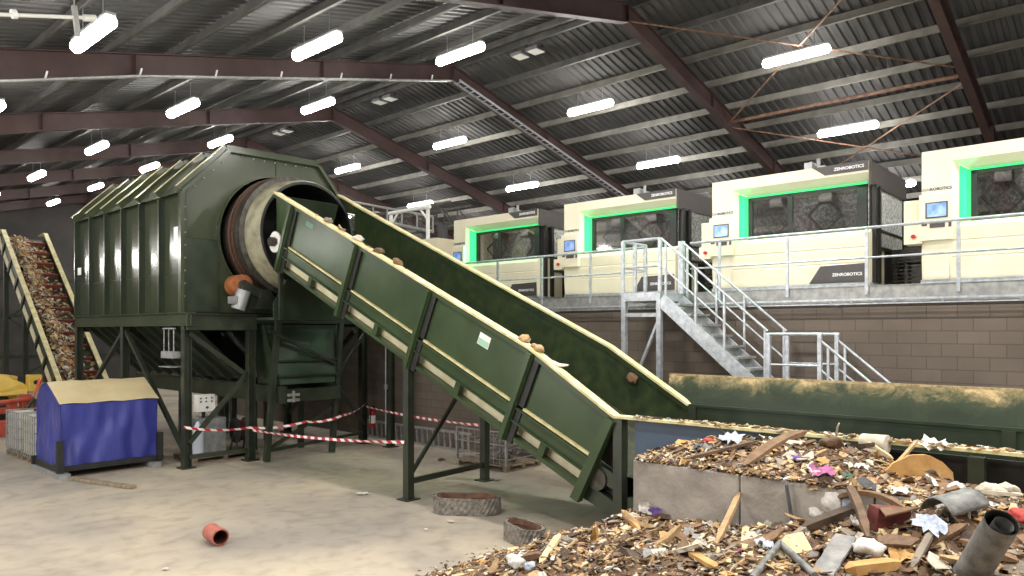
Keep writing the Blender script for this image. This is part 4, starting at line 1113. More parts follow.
# cable ladder under the second frame
t = thing('cable_ladder', 'galvanised cable ladder hung below the right roof beam over the sorting machines', 'cable tray', (RX, BAYS[4], zr(RX)))
yb = BAYS[4]; mb = MB()
def cl(x, y): return V((x, y, zr(x) - .06))
for y in (yb - .36, yb - .12): mb.bar(cl(RX, y), cl(28, y), .025, .06)
mb.build('side_rail', M['galv'], t)
mb = MB(); x = RX + .1
while x < 28: mb.bar(cl(x, yb - .36), cl(x, yb - .12), .03, .02); x += .28
o = mb.build('rung', M['galv'], t); o['kind'] = 'stuff'
t = thing('cable_ladder', 'galvanised cable tray hung below the long left roof beam', 'cable tray', (6, yb, zr(6)))
mb = MB(); mb.bar((RX - .2, yb - .22, zr(RX) - .1), (6, yb - .22, zr(6) - .06), .12, .04); mb.bar((6, yb - .22, zr(6) - .06), (-3, yb - .22, zr(-3) - .55), .12, .04); mb.build('tray', M['galvdull'], t)
mb = MB()
for x in (2.6, 4.3, 6, 7.6, 9.2, 10.9, 12.5, 14): mb.bar((x, yb - .22, zr(x, -.08 - max(0, 6 - x) * .055)), (x + .05, yb - .22, zr(x, .12 - max(0, 6 - x) * .055)), .03, .03)
mb.build('clip', M['white'], t)

# ------------------------------------------------------------------ concrete blocks
def block(y0, y1, z0, label):
    o = MB().box(6.75, 7.55, y0, y1, z0, z0 + 1.6).build('concrete_block', M['concrete'], bevel=.02); tag(o, label, 'concrete block', 'stacked concrete blocks')
yE = 4.28
for k in range(3):
    a, b = yE - 1.22 * (k + 1) + .006, yE - 1.22 * k - .006
    block(a, b, 0, ['large grey concrete block at the left end of the row, wholly bare front', 'second grey concrete block from the left, with a dark stick leaning on it', 'third grey concrete block from the left, nearly buried in waste'][k])

# ------------------------------------------------------------------ waste heap
def smooth(a, b, x):
    f = min(1, max(0, (x - a) / (b - a))); return f * f * (3 - 2 * f)
def lerp_tab(tab, y):
    for (a, va), (b, vb) in zip(tab, tab[1:]):
        if a >= y >= b: return va + (vb - va) * (a - y) / (a - b)
    return tab[0][1] if y > tab[0][0] else tab[-1][1]
ALONG = [(6.7, 0), (6.0, .2), (5.4, .42), (4.8, .68), (4.3, 1.0), (3.2, 1.1), (2.6, 1.16), (2.0, 1.42), (1.2, 1.6), (0, 1.72), (-1.6, 1.75)]
BACK = [(4.3, .0), (4.0, .1), (3.3, .2), (2.4, .19), (1.8, .06), (1.2, .0), (.6, .0), (0, .0), (-1.6, .0)]
def H(x, y):
    n = .10 * mnoise.noise(V((x * 1.3, y * 1.3, .5))) + .05 * mnoise.noise(V((x * 4, y * 4, 2.5)))
    if x < 6.75 or y > yE:
        h = lerp_tab(ALONG, y) * smooth(2.9, 4.9, x)
        h -= max(0, 6.75 - x) * .3 * smooth(2.4, 1.2, y)
        if x >= 6.75: h *= 1 - smooth(6.9, 8.0, x)
        if y < 1.75 and x > 6.3: h = max(h, h + (1.62 - h) * smooth(6.3, 6.75, x) * smooth(1.8, 1.5, y))
        return max(0, h + n * min(1, h * 3))
    drop = .5 * smooth(2.2, 1.5, y) * smooth(7.55, 7.95, x) + .1 * smooth(1.4, .6, y) * smooth(7.25, 7.75, x) + .1 * smooth(.62, .3, y)
    b = -drop + lerp_tab(BACK, y) * (.12 + .88 * smooth(6.75, 7.5, x)) * (1 - .5 * smooth(7.7, 8.25, x))
    return 1.605 + b + max(-.0, n * .6) * smooth(6.75, 7.0, x) * smooth(4.28, 4.0, y)
def hnorm(x, y):
    e = .06; return V((H(x - e, y) - H(x + e, y), H(x, y - e) - H(x, y + e), 2 * e)).normalized()
def hit(px, py):
    d = ray(px, py); k = 4.0
    while k < 12:
        p = V((d.x * k, d.y * k, CZ + d.z * k))
        if p.z < 0: return p
        if p.x > 8.12 and -1.6 < p.y < 4.4: return at(px, py, X=8.1)
        if 2.9 < p.x < 8.25 and -1.6 < p.y < 6.7 and p.z <= H(p.x, p.y): return p
        k += .01
    return V((d.x * k, d.y * k, CZ + d.z * k))

W_COL = {'tan': ((148, 120, 84), (176, 148, 108)), 'pale': ((186, 164, 124), (208, 188, 150)), 'brown': ((102, 76, 54), (128, 98, 70)), 'dark': ((58, 44, 34), (80, 62, 48)),
         'greywood': ((116, 106, 94), (144, 133, 118)), 'amber': ((170, 128, 72), (192, 150, 94)), 'umber': ((84, 63, 46), (112, 86, 63)),
         'white': ((182, 178, 172), (204, 200, 194)), 'offwhite': ((176, 166, 148), (198, 190, 174)), 'ash': ((112, 111, 110), (144, 142, 139)), 'slate': ((72, 73, 77), (96, 97, 100)),
         'purple': ((84, 56, 126), (108, 76, 146)), 'magenta': ((142, 74, 118), (164, 94, 138)), 'scarlet': ((156, 46, 42), (176, 66, 56)), 'teal': ((44, 76, 60), (60, 94, 72)), 'maroon': ((88, 36, 32), (112, 50, 42)), 'sky': ((146, 158, 178), (182, 188, 198))}
for k_, (a_, b_) in W_COL.items(): M[k_] = mat('waste_' + k_, a_, b_, .75, scale=9, bump=.25, bscale=30)
WOODS = ['tan', 'tan', 'pale', 'brown', 'brown', 'dark', 'greywood', 'amber', 'umber', 'umber', 'offwhite', 'tan']

# fill and small chips: nobody could count them
mb = MB()
def grid(x0, x1, y0, y1, st):
    nx = int((x1 - x0) / st) + 1; ny = int((y1 - y0) / st) + 1; vs = []
    for i in range(nx + 1):
        for j in range(ny + 1):
            x = x0 + (x1 - x0) * i / nx; y = y0 + (y1 - y0) * j / ny
            vs.append((x, y, H(x, y) + (.025 * mnoise.noise(V((x * 11, y * 11, 7))) if H(x, y) > .06 else -.02)))
    fs = []
    for i in range(nx):
        for j in range(ny):
            q = (i * (ny + 1) + j, (i + 1) * (ny + 1) + j, (i + 1) * (ny + 1) + j + 1, i * (ny + 1) + j + 1)
            if max(vs[k][2] for k in q) > 0: fs.append(q)
    mb.quadlist(vs, fs)
grid(2.9, 6.745, -1.6, 6.7, .06); grid(6.77, 8.27, -1.6, 4.27, .05); grid(6.75, 8.0, 4.31, 6.7, .06)
CH = ['umber', 'tan', 'pale', 'brown', 'dark', 'amber', 'greywood', 'white', 'offwhite', 'ash', 'magenta', 'scarlet']
CW_ = [22, 24, 13, 24, 12, 7, 12, 2.5, 8, 4, .3, .4]
def chip(mb, c, nrm, L_, w, th, mi):
    u = nrm.orthogonal().normalized(); a = R.uniform(0, 6.283); v = nrm.cross(u)
    d = (u * math.cos(a) + v * math.sin(a) + nrm * R.uniform(-.45, .45)).normalized(); s = d.cross(nrm).normalized(); n = s.cross(d)
    k1, k2 = R.uniform(.2, 1), R.uniform(.2, 1); o1 = R.uniform(-.4, .4)
    vs = []
    for e, kk in ((-1, k1), (0, 1), (1, k2)):
        for q in (-1, 1):
            vs.append(c + d * L_ * .5 * e + s * (w * .5 * q * kk + w * o1 * abs(e)) + n * th * (.5 + .6 * (1 - abs(e))))
    b0 = len(vs)
    for v_ in list(vs): vs.append(v_ - n * th)
    mb.quadlist(vs, [(0, 1, 3, 2), (2, 3, 5, 4), (6, 8, 9, 7), (8, 10, 11, 9), (0, 2, 8, 6), (2, 4, 10, 8), (1, 7, 9, 3), (3, 9, 11, 5), (0, 6, 7, 1), (4, 5, 11, 10)], mi)
def rand_pt():
    while True:
        x = R.uniform(3.6, 8.2); y = R.uniform(-1.2, 6.6)
        if H(x, y) > .03 and not (6.73 < x < 6.79): return x, y
for i in range(24000):
    x, y = rand_pt()
    # finer and denser towards the left toe of the heap
    L_ = R.choice([.02, .03, .035, .045, .06, .08, .11]) * R.uniform(.7, 1.3)
    chip(mb, V((x, y, H(x, y) + R.uniform(0, .03))), (hnorm(x, y) + V((R.gauss(0, .3), R.gauss(0, .3), 0))).normalized(), L_, L_ * R.uniform(.15, .7), R.uniform(.003, .012), R.choices(range(len(CH)), CW_)[0])
for i in range(500):
    y = R.uniform(1.7, 4.25); x = 6.75 + abs(R.gauss(.02, .05)); L_ = R.uniform(.03, .1)
    chip(mb, V((x, y, 1.61 + R.uniform(0, .03))), (V((-.4, 0, 1)) + V((R.gauss(0, .3), R.gauss(0, .3), 0))).normalized(), L_, L_ * R.uniform(.2, .6), .008, R.choices(range(len(CH)), CW_)[0])
# scatter beyond the toe and crumbs on the block edge and trough rim
for i in range(420):
    y = R.uniform(-1.4, 5.3); chip(mb, V((8.4 + R.gauss(0, .045), y, 1.845)), V((0, 0, 1)), R.uniform(.03, .14), R.uniform(.015, .06), R.uniform(.004, .02), R.choices(range(len(CH)), CW_)[0])
for i in range(150):
    a = R.uniform(5.8, 7.4); y = 6.1 + R.uniform(0, .9) ** 1.7; chip(mb, V((a, y, .006)), V((0, 0, 1)), R.uniform(.02, .07), R.uniform(.01, .03), .006, R.choices(range(len(CH)), CW_)[0])
o = mb.build('wood_waste', [M[c] for c in CH])
tag(o, 'shredded wood and mixed waste filling the heap in front of the trough', 'waste heap', kind='stuff')

# ---- individual pieces
def m_splinter(i):
    r = random.Random(100 + i); mb = MB(); n = 6; L_ = 1; w = r.uniform(.1, .3); th = r.uniform(.03, .12); bend = r.uniform(-.1, .12); vs = []
    for k in range(n + 1):
        f = k / n - .5; e = 1 - (abs(f) * 2) ** 3 * r.uniform(.4, .95)
        for q in (-1, 1):
            for z in (0, 1):
                vs.append((f * L_, q * w * .5 * e + r.uniform(-.02, .02), z * th * (.6 + .4 * e) + bend * f * f * 4 - th / 2 + r.uniform(-.01, .01)))
    fs = []
    for k in range(n):
        a = k * 4; b = a + 4
        fs += [(a, b, b + 1, a + 1), (a + 2, a + 3, b + 3, b + 2), (a + 1, b + 1, b + 3, a + 3), (a, a + 2, b + 2, b)]
    fs += [(0, 1, 3, 2), (n * 4, n * 4 + 2, n * 4 + 3, n * 4 + 1)]
    mb.quadlist(vs, fs); return mb
def m_board(i):
    r = random.Random(200 + i); mb = MB(); k = r.randint(5, 8); pts = []
    for j in range(k):
        a = 2 * math.pi * j / k + r.uniform(-.25, .25); q = r.uniform(.35, .55); pts.append((math.cos(a) * q, math.sin(a) * q * r.uniform(.4, .9), 0))
    mb.prism(pts, (0, 0, r.uniform(.02, .06))); return mb
def m_film(i):
    r = random.Random(300 + i); mb = MB(); n = 7; vs = []
    for a in range(n):
        for b in range(n):
            x = (a / (n - 1) - .5); y = (b / (n - 1) - .5) * r.uniform(.6, .8)
            k = 1 + .5 * mnoise.noise(V((a * .7, b * .7, i)))
            vs.append((x * k, y * k, .28 * mnoise.noise(V((x * 4, y * 4, i * 3.3))) + .16 * mnoise.noise(V((x * 9, y * 9, i * 5.1)))))
    mb.quadlist(vs, [(a * n + b, (a + 1) * n + b, (a + 1) * n + b + 1, a * n + b + 1) for a in range(n - 1) for b in range(n - 1)]); return mb
def m_lump(i):
    bm = bmesh.new(); bmesh.ops.create_icosphere(bm, subdivisions=3, radius=.5)
    for v in bm.verts:
        p = v.co.copy(); v.co = p * (1 + .45 * mnoise.noise(p * 3 + V((i * 7, 0, 0))) + .22 * mnoise.noise(p * 8 + V((0, i * 5, 0)))); v.co.z *= .65
    mb = MB(); bm.verts.ensure_lookup_table(); mb.quadlist([v.co[:] for v in bm.verts], [[v.index for v in f.verts] for f in bm.faces]); bm.free(); return mb
def m_branch(i):
    r = random.Random(400 + i); mb = MB(); pts = []; p = V((-.5, 0, 0)); d = V((1, r.uniform(-.3, .3), r.uniform(-.1, .3)))
    for k in range(8):
        pts.append(p.copy()); d = (d + V((0, r.uniform(-.3, .3), r.uniform(-.25, .25)))).normalized(); d.x = abs(d.x); p = p + d * .14
    mb.tube(pts, [.035 * (1 - .08 * k) * r.uniform(.8, 1.2) for k in range(8)], 7); return mb
POOL = {}
for kind, fn, n in (('splinter', m_splinter, 12), ('board', m_board, 10), ('film', m_film, 8), ('lump', m_lump, 5), ('branch', m_branch, 6)):
    POOL[kind] = [fn(i) for i in range(n)]
MESHES = {}
def piece(kind, i, color, name, loc, nrm, size, label, cat, group=None, yaw=None, tilt=.35, sink=0):
    key = (kind, i, color)
    if key not in MESHES:
        me = POOL[kind][i].mesh(name, M[color]); 
        if kind in ('film', 'lump', 'branch'): me.polygons.foreach_set('use_smooth', [True] * len(me.polygons))
        MESHES[key] = me
    o = bpy.data.objects.new(name, MESHES[key]); COL.objects.link(o)
    z = (V(nrm) + V((R.gauss(0, tilt), R.gauss(0, tilt), 0))).normalized() if tilt else V(nrm)
    x = V((math.cos(yaw), math.sin(yaw), 0)) if yaw is not None else V((R.uniform(-1, 1), R.uniform(-1, 1), 0))
    y = z.cross(x).normalized(); x = y.cross(z).normalized()
    o.matrix_world = Matrix.Translation(V(loc) + V((0, 0, -sink))) @ Matrix((x, y, z)).transposed().to_4x4() @ Matrix.Diagonal((*(size if hasattr(size, '__len__') else (size,) * 3), 1))
    tag(o, label, cat, group); return o

cnt = 0
for i in range(290):
    x, y = rand_pt()
    if x < 4.6 and R.random() < .7: continue
    sz = R.choice([.14, .18, .22, .28, .36, .5]) * R.uniform(.8, 1.2)
    if y > 4.2 or (x > 6.75): sz *= .75
    piece('splinter', R.randrange(12), R.choice(WOODS), 'wood_splinter', (x, y, H(x, y) + .03), hnorm(x, y), sz, 'splintered length of timber lying loose in the waste heap', 'wood piece', 'loose splinters in the waste heap')
for i in range(170):
    x, y = rand_pt()
    sz = R.choice([.08, .1, .14, .18, .24]) * R.uniform(.8, 1.2)
    piece('board', R.randrange(10), R.choice(WOODS), 'board_fragment', (x, y, H(x, y) + .03), hnorm(x, y), sz, 'broken flat scrap of board lying in the waste heap', 'board scrap', 'broken board scraps in the waste heap', tilt=.5)
for i in range(95):
    x, y = rand_pt(); sz = R.choice([.06, .08, .1, .14, .2]) * R.uniform(.8, 1.2)
    piece('film', R.randrange(8), R.choice(['white', 'offwhite', 'offwhite', 'offwhite', 'ash', 'slate', 'sky']), 'plastic_scrap', (x, y, H(x, y) + .035), hnorm(x, y), sz, 'small crumpled scrap of pale plastic or paper in the heap', 'plastic scrap', 'crumpled plastic scraps in the waste heap')
for i in range(30):
    x, y = rand_pt()
    piece('branch', R.randrange(6), R.choice(['tan', 'brown', 'umber', 'greywood', 'offwhite']), 'twisted_stick', (x, y, H(x, y) + .05), hnorm(x, y), R.uniform(.2, .45), 'thin twisted stick poking from the waste heap', 'stick', 'thin sticks in the waste heap')

# pieces one can tell apart, each laid where it lies on the heap
def between(p, q, z0=.04, z1=.04):
    a, b = hit(*p), hit(*q); return a + V((0, 0, z0)), b + V((0, 0, z1))
def timber(p, q, w, th, color, name, label, cat='timber', z0=.04, z1=.04, jag=True, bend=0):
    a, b = between(p, q, z0, z1); mb = MB(); n = 7; d = (b - a); s = d.cross(V((0, 0, 1))).normalized(); u = s.cross(d).normalized(); vs = []
    for k in range(n + 1):
        f = k / n; e = (.35 if k in (0, n) and jag else 1) * R.uniform(.92, 1.06); c = a + d * f + u * bend * 4 * f * (1 - f)
        for sx in (-1, 1):
            for sz in (-1, 1): vs.append(c + s * sx * w / 2 * e + u * sz * th / 2 * e)
    fs = []
    for k in range(n):
        i = k * 4; j = i + 4; fs += [(i, j, j + 1, i + 1), (i + 2, i + 3, j + 3, j + 2), (i + 1, j + 1, j + 3, i + 3), (i, i + 2, j + 2, j)]
    fs += [(0, 1, 3, 2), (n * 4, n * 4 + 2, n * 4 + 3, n * 4 + 1)]
    mb.quadlist(vs, fs); o = mb.build(name, M[color]); tag(o, label, cat); return o
def lay(kind, i, color, name, p, size, label, cat, yaw=None, tilt=.2, up=.05):
    c = hit(*p)
    if c.z > H(c.x, c.y) + .1 and c.x < 8.2: print('LAY', name, p, c, H(c.x, c.y)); c.x = min(c.x, 7.6); c.z = H(c.x, c.y)
    return piece(kind, i, color, name, c + V((0, 0, up)), hnorm(c.x, c.y), size, label, cat, None, yaw, tilt)
ANG = math.atan2(-CY, CX)      # heading of the picture's horizontal on the ground
timber((744, 470), (806, 440), .12, .05, 'brown', 'timber_board', 'broad curved brown board rising over the heap behind the concrete blocks', z1=.1, bend=.05)
timber((684, 462), (760, 447), .07, .03, 'umber', 'timber_batten', 'long thin brown batten lying on top of the first concrete block', z0=.03, z1=.07)
timber((868, 446), (893, 463), .06, .03, 'pale', 'timber_batten', 'pale tapering slat lying below the beige fabric roll')
timber((886, 476), (918, 446), .03, .03, 'tan', 'wooden_stick', 'slim tan stick propped up toward the white rag', z0=.0, z1=.06)
timber((804, 537), (856, 522), .09, .06, 'dark', 'timber_baulk', 'dark brown square timber lying below the white crumpled bag', z0=.08, z1=.12)
timber((622, 522), (640, 532), .05, .05, 'amber', 'timber_stub', 'orange timber stub beside the foot of the first concrete block', z0=.12, z1=.02)
timber((512, 566), (542, 560), .07, .05, 'umber', 'timber_stub', 'short brown timber at the left toe of the heap', z0=.05, z1=.05)
timber((690, 558), (716, 574), .08, .03, 'amber', 'timber_batten', 'bright orange slat near the bottom edge, in front of the blocks', z0=.05, z1=.05)
timber((716, 548), (740, 498), .05, .05, 'tan', 'wooden_stick', 'tan stick leaning up against the gap between two concrete blocks', z0=.03, z1=.05)
timber((744, 552), (746, 532), .06, .02, 'pale', 'wood_offcut', 'pale yellow offcut standing upright in the middle of the heap', z0=.02, z1=.06)
timber((848, 512), (868, 548), .06, .05, 'umber', 'bark_strip', 'dark forked strip of bark standing among the waste right of the white bag', z0=.22, z1=.08, bend=.06)
timber((836, 506), (905, 514), .07, .04, 'brown', 'timber_batten', 'long brown warped batten lying across the heap above the maroon box', z0=.07, z1=.05, bend=.08)
timber((912, 572), (932, 545), .05, .03, 'greywood', 'timber_batten', 'grey weathered slat leaning near the grey gutter', z0=.03, z1=.1)
timber((982, 499), (1022, 503), .06, .03, 'offwhite', 'timber_batten', 'whitish slat lying flat at the right edge of the heap', z0=.06, z1=.06)
timber((868, 520), (886, 540), .05, .03, 'tan', 'timber_batten', 'tan slat leaning on the maroon box', z0=.12, z1=.02)
timber((540, 566), (560, 545), .06, .03, 'pale', 'timber_batten', 'pale slat tilted up at the left toe of the heap', z0=.02, z1=.1)
timber((845, 574), (900, 570), .1, .07, 'amber', 'timber_baulk', 'thick amber timber lying at the bottom edge of the picture', z0=.03, z1=.05)
timber((960, 548), (1018, 570), .08, .04, 'brown', 'timber_board', 'brown board lying right of the big grey pipe', z0=.06, z1=.06)
timber((806, 470), (812, 478), .02, .02, 'white', 'plastic_strip', 'short white plastic strip left of the magenta rag', z0=.05, z1=.05)
lay('film', 1, 'sky', 'paper_wrapper', (732, 444), .26, 'crumpled white and pale blue wrapper on top of the heap behind the blocks', 'wrapper', up=.08)
lay('lump', 1, 'scarlet', 'red_bag', (709, 446), .11, 'small red crumpled bag on the heap above the first block', 'bag', up=.05)
lay('film', 3, 'magenta', 'magenta_rag', (822, 477), .24, 'magenta rag hanging over the top edge of the concrete blocks', 'rag', up=.06)
lay('film', 5, 'purple', 'purple_wrapper', (655, 520), .14, 'purple wrapper at the foot of the first concrete block', 'wrapper', up=.08)
lay('film', 4, 'white', 'white_wrapper', (645, 517), .16, 'white torn wrapper next to the purple one', 'wrapper', up=.1)
lay('lump', 0, 'offwhite', 'plastic_bag', (634, 522), .14, 'whitish bag between orange stub and first concrete block', 'bag')
lay('lump', 2, 'white', 'plastic_bag', (834, 514), .22, 'big white crumpled bag in front of the second concrete block', 'bag', up=.1)
lay('lump', 3, 'white', 'plastic_bag', (818, 522), .15, 'smaller white bag left of the big white crumpled bag', 'bag', up=.06)
lay('lump', 4, 'sky', 'plastic_bag', (848, 512), .14, 'bluish clear bag right of the big white crumpled bag', 'bag', up=.1)
lay('film', 6, 'white', 'plastic_film', (862, 471), .13, 'white folded film lying in the middle of the rear heap', 'film')
lay('film', 2, 'white', 'plastic_film', (900, 500), .13, 'white upright scrap of film behind the warped brown batten', 'film', up=.09)
lay('film', 7, 'white', 'plastic_film', (934, 487), .2, 'white film lying right of the amber board', 'film')
lay('lump', 1, 'white', 'plastic_bag', (956, 494), .14, 'white bag below the dark opening under the trough', 'bag')
lay('lump', 3, 'offwhite', 'plastic_bag', (990, 497), .2, 'cream bag near the right end of the heap top', 'bag')
lay('lump', 2, 'offwhite', 'plastic_bag', (1016, 495), .2, 'cream bag at the right frame edge', 'bag')
lay('film', 0, 'sky', 'plastic_sheet', (930, 540), (.24, .2, .2), 'pale blue white sheet draped in front of the grey gutter', 'plastic sheet', up=.12)
lay('lump', 0, 'white', 'plastic_bag', (868, 556), .2, 'white lumpy bag near the bottom, left of the brown flap', 'bag', up=.06)
lay('board', 2, 'umber', 'cardboard_flap', (898, 552), .32, 'dull brown card flap near the bottom middle right', 'card', up=.08)
lay('film', 5, 'amber', 'yellow_paper', (905, 560), .2, 'yellowish torn paper below the dull brown card flap', 'paper', up=.05)
lay('board', 5, 'offwhite', 'foam_sheet', (938, 572), .28, 'off-white slab at the bottom edge left of the grey pipe', 'slab', up=.06)
lay('lump', 4, 'white', 'plastic_bag', (517, 567), .16, 'white bag at the leftmost toe of the heap', 'bag')
lay('lump', 1, 'sky', 'plastic_bag', (530, 572), .1, 'small bluish bag beside the leftmost white bag', 'bag')
lay('board', 7, 'ash', 'metal_flake', (646, 560), .17, 'grey sheet scrap tilted in the fine chips at left', 'sheet scrap', up=.06)
lay('board', 0, 'pale', 'torn_board', (790, 556), .42, 'pale tan torn board in the middle of the heap beside grey rods', 'board', up=.06, tilt=.3)
lay('board', 3, 'dark', 'dark_flap', (826, 492), .16, 'dark slate flap poking out beside the block end', 'flap', up=.1)
lay('board', 6, 'slate', 'dark_flap', (868, 496), .2, 'slate coloured flap left of the white upright film', 'flap', up=.1)
lay('film', 3, 'teal', 'green_wrapper', (848, 482), .1, 'small dark green wrapper right of the magenta rag', 'wrapper', up=.06)
lay('lump', 2, 'scarlet', 'red_scrap', (1020, 523), .15, 'orange red lump at the right frame edge', 'scrap')
lay('film', 1, 'purple', 'purple_wrapper', (797, 462), .1, 'tiny purple wrapper behind the magenta rag', 'wrapper', up=.05)
lay('board', 8, 'brown', 'torn_board', (860, 535), .26, 'brown torn panel under the warped brown batten', 'board', up=.06)
lay('film', 2, 'tan', 'paper_scrap', (816, 488), .14, 'tan paper hanging down the front of the second block', 'paper', up=.03)
# rounded amber board standing behind the heap
c = hit(918, 478); mb = MB(); e = V((CX, -CY, 0)); n = 12
mb.prism([c + e * (-.28) + V((0, 0, -.1))] + [c + e * (-.28 + .6 * k / n) + V((0, 0, .02 + .2 * math.sin(math.pi * (k + 1.5) / (n + 2.5)) + R.uniform(-.01, .01))) for k in range(n + 1)] + [c + e * .34 + V((0, 0, -.1))], V((CY, CX, 0)) * .03)
o = mb.build('rounded_board', M['amber']); tag(o, 'rounded amber board standing upright below the white rag', 'board')
# white rag on the rim, beige fabric roll
p = V((8.38, 1.98 - .25, 1.86)); p = at(931, 446, X=8.38)
o = piece('film', 4, 'white', 'white_rag', p + V((0, 0, .02)), (0, 0, 1), (.3, .3, .35), 'white rag draped over the trough rim', 'rag', tilt=.1)
p = at(875, 443, X=8.3); mb = MB(); mb.tube([p + V((-.03, -.13, 0)), p + V((0, .13, .0))], [.1, .09], 14); mb.tube([p + V((-.06, -.1, -.1)), p + V((-.03, .1, -.1))], [.06, .07], 12)
o = mb.build('fabric_roll', M['offwhite'], smooth=True); tag(o, 'beige rolled fabric resting against the trough rim', 'fabric')
o = lay('lump', 0, 'umber', 'root_clump', (848, 438), .2, 'dark brown root clump on top of the heap, left of the beige roll', 'root clump', up=.08)
# dark stick on block face
a = V((6.73, 2.5, 1.0)); b = V((6.7, 2.58, 1.58)); o = MB().tube([a, b], .018, 8).build('dark_stick', M['slate']); tag(o, 'dark thin rod leaning upright on the front of the second block', 'rod')
# maroon box
c = hit(892, 528); t = thing('crushed_box', 'crushed maroon and brown carton in the heap left of the grey gutter', 'box', c)
mb = MB(); e = V((CX, -CY, 0)); g = V((CY, CX, 0))
pts = [c - e * .13 + V((0, 0, -.03)), c + e * .13 + V((0, 0, -.05)), c + e * .15 + V((0, 0, .13)), c - e * .1 + V((0, 0, .15))]
mb.prism(pts, g * .16); mb.build('carton', M['maroon'], t)
mb = MB(); mb.prism([pts[3], pts[2], pts[2] - g * .12 + V((0, 0, .05)), pts[3] - g * .1 + V((0, 0, -.04))], V((0, 0, .012))); mb.build('flap', M['brown'], t)
# grey gutter and the large pipe
M['duct'] = mat('scuffed_grey_plastic', (86, 86, 85), (124, 123, 120), .5, scale=10, bump=.3)
def half_pipe(c, d, L_, r, a0, a1, m, name, label):
    d = V(d).normalized(); s = d.cross(V((0, 0, 1))).normalized(); u = s.cross(d); mb = MB(); vs = []; n = 14; k = 8
    for i in range(k + 1):
        for j in range(n + 1):
            a = a0 + (a1 - a0) * j / n; f = i / k - .5; rr = r * (1 + .08 * mnoise.noise(V((i * .6, j * .5, 4))))
            if i in (0, k): f += .06 * mnoise.noise(V((j * .9, i, 8)))
            vs.append(V(c) + d * L_ * f + s * math.cos(a) * rr + u * math.sin(a) * rr)
    mb.quadlist(vs, [(i * (n + 1) + j, (i + 1) * (n + 1) + j, (i + 1) * (n + 1) + j + 1, i * (n + 1) + j + 1) for i in range(k) for j in range(n)])
    o = mb.build(name, m, smooth=True); md = o.modifiers.new('solid', 'SOLIDIFY'); md.thickness = .008; tag(o, label, 'pipe'); return o
c = hit(955, 520) + V((0, 0, .07))
half_pipe(c, e * .9 + V((0, 0, .12)) + g * .35, .4, .14, .2, math.pi * .95, M['duct'], 'split_gutter', 'split grey half pipe lying left of the big grey pipe')
a = ray(954, 600) * 5.2; b = ray(1002, 522) * 4.62
a = V((a.x, a.y, CZ + a.z)); b = V((b.x, b.y, CZ + b.z))
t = thing('grey_pipe', 'large bent grey pipe sticking out of the heap toward upper right', 'pipe', a)
mb = MB(); ax = (b - a).normalized(); mb.tube([a - ax * .12 + V((0, 0, -.02)), a, a.lerp(b, .4) + V((0, 0, -.01)), b], [.13, .125, .105, .1], 24, caps=False); mb.build('pipe_wall', M['duct'], t, smooth=True)
mb = MB(); mb.tube([a, a.lerp(b, .5), b - ax * .005], [.09, .09, .09], 24, caps=False); mb.tube([a - ax * .01, a], .1, 20); mb.build('pipe_lining', M['black'], t, smooth=True)
mb = MB(); mb.tube([b - ax * .2 + V((.02, 0, -.01)), b - ax * .01 + V((.025, -.01, -.012))], .06, 20, caps=False); mb.build('inner_sleeve', M['duct'], t, smooth=True)
# bent metal rods and grey sheet
p0, p1, p2 = hit(752, 586) + V((0, 0, .05)), hit(780, 556) + V((0, 0, .1)), hit(815, 584) + V((0, 0, .06))
mb = MB(); mb.tube([p0, p0.lerp(p1, .9), p1, p1.lerp(p2, .12), p2], [.026, .026, .034, .026, .026], 12); o = mb.build('bent_tube', M['duct'], smooth=True); tag(o, 'bent grey metal tube forming an elbow at the bottom of the picture', 'tube')
timber((820, 582), (846, 548), .15, .02, 'ash', 'grey_sheet', 'grey flat sheet tilted up right of the bent grey tube', 'sheet', z0=.03, z1=.09, jag=False)
timber((786, 551), (806, 540), .04, .03, 'greywood', 'grey_lath', 'short grey slat above the bent grey tube', 'slat', z0=.08, z1=.1)

# scraps caught on the inclined conveyor's near rim and belt
for i, (s_, col, kd, lab) in enumerate([(-.05, 'tan', 'lump', 'tan scrap on the near rim at the bend of the inclined conveyor'), (-.3, 'offwhite', 'splinter', 'white sliver poking over the near rim at the bend'), (.25, 'tan', 'lump', 'tan clump on the near rim just above the bend'),
        (3.6, 'brown', 'lump', 'brown clump on the near rim halfway up the conveyor'), (4.2, 'umber', 'lump', 'dark clump caught on the conveyor near rim above the brown one'), (4.9, 'offwhite', 'lump', 'pale clump on the near rim in the upper half'), (5.5, 'tan', 'splinter', 'tan sliver on the near rim in the upper half'), (6.0, 'greywood', 'lump', 'grey clump highest on the near rim')]):
    c = cp(s_, -.06, XN + .06) if s_ >= 0 else V((XN + .06, 7.1 + s_ * 1.5, 2.72 + s_ * .91 + .06))
    piece(kd, i % 5, col, 'wood_scrap', c, (0, -.4, .9), .2 if kd == 'lump' else .34, lab, 'wood scrap', tilt=.2)
for i in range(16):
    s_ = R.uniform(3.2, 6.4); c = cp(s_, -.04, XN + R.uniform(.02, .08))
    piece('splinter', R.randrange(12), R.choice(['tan', 'brown', 'umber', 'offwhite']), 'wood_chip', c, (0, -.4, .9), R.uniform(.08, .18), 'small wood chip caught on the upper near rim of the inclined conveyor', 'wood chip', 'chips on the conveyor rim')
c = V((XFAR - .06, 6.62, 2.2)); piece('lump', 2, 'brown', 'wood_scrap', c, (-1, 0, .2), .2, 'brown clump stuck inside the far wall near the bottom bend', 'wood scrap', tilt=.1)

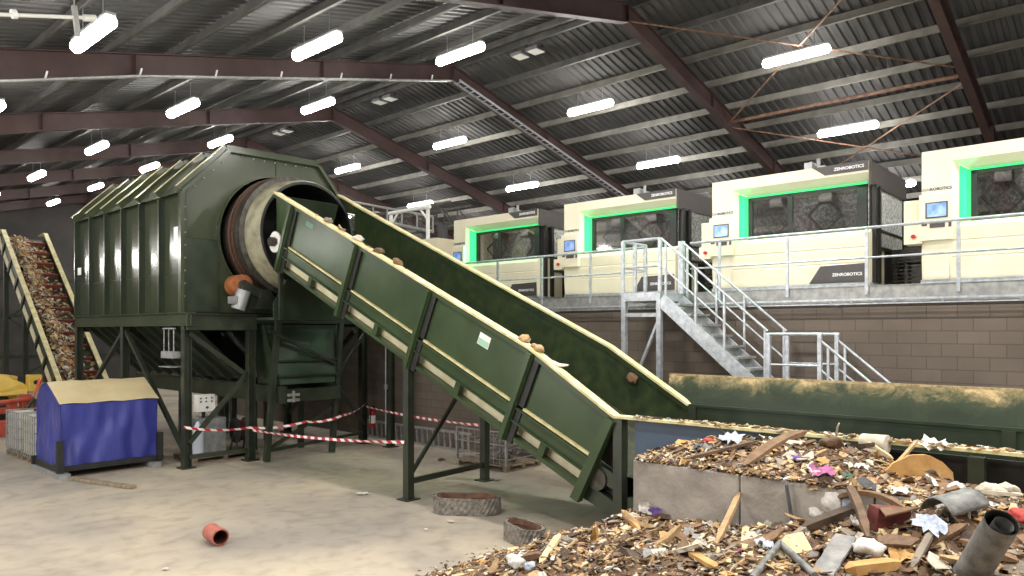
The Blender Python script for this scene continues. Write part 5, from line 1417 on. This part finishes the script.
# waste riding up the left conveyor
mb = MB()
for i in range(2600):
    s_ = R.uniform(.2, LL - .1); x = R.gauss(7.62, .2); x = min(max(x, 7.25), 8.4)
    if R.random() < .25: x = R.uniform(7.25, 8.4)
    h = .02 + .22 * math.exp(-((x - 7.55) / .3) ** 2) * R.random()
    L_ = R.choice([.06, .1, .14, .2]); chip(mb, lp(s_, h, x), (NN + V((R.gauss(0, .4), R.gauss(0, .4), 0))).normalized(), L_, L_ * R.uniform(.2, .6), .02, R.choices(range(len(CH)), [10, 26, 18, 14, 4, 14, 4, 8, 8, 3, .2, 2])[0])
o = mb.build('wood_waste', [M[c] for c in CH]); tag(o, 'wood waste riding up the steep conveyor at the far left', 'waste', kind='stuff')

# litter on the floor
for p, lab, col, kd, sz in (((362, 493), 'white paper scrap on the open floor left of the conveyor leg', 'white', 'film', .22), ((518, 468), 'white paper scrap on the floor before the scrap pallet', 'white', 'film', .2), ((441, 459), 'brown lump on the floor between the conveyor legs and the wall', 'umber', 'lump', .16),
                            ((496, 479), 'grey metal offcut by the rear conveyor leg', 'ash', 'board', .3), ((426, 529), 'tiny white scrap on the floor left of the oval rubber loop', 'white', 'lump', .06), ((166, 568), 'tiny white flake on the floor near the bottom left', 'white', 'film', .08), ((451, 521), 'small beige scrap on the floor under the long rubber loop', 'offwhite', 'film', .12), ((462, 472), 'white paper fragment on the floor behind the front conveyor leg', 'offwhite', 'film', .16)):
    c = at(*p, z=.03); piece(kd, 1, col, 'floor_litter', c, (0, 0, 1), (sz, sz, sz * .35), lab, 'litter', tilt=.03)

# ------------------------------------------------------------------ look
w = bpy.data.worlds.new('world'); SC.world = w; w.use_nodes = True
w.node_tree.nodes['Background'].inputs['Color'].default_value = (.5, .52, .55, 1); w.node_tree.nodes['Background'].inputs['Strength'].default_value = .3
SC.view_settings.view_transform = 'Standard'; SC.view_settings.look = 'None'; SC.view_settings.exposure = .72
SC.cycles.use_denoising = True
SC.cycles.max_bounces = 10; SC.cycles.diffuse_bounces = 6; SC.cycles.glossy_bounces = 4; SC.cycles.transparent_max_bounces = 8
SC.cycles.sample_clamp_indirect = 6
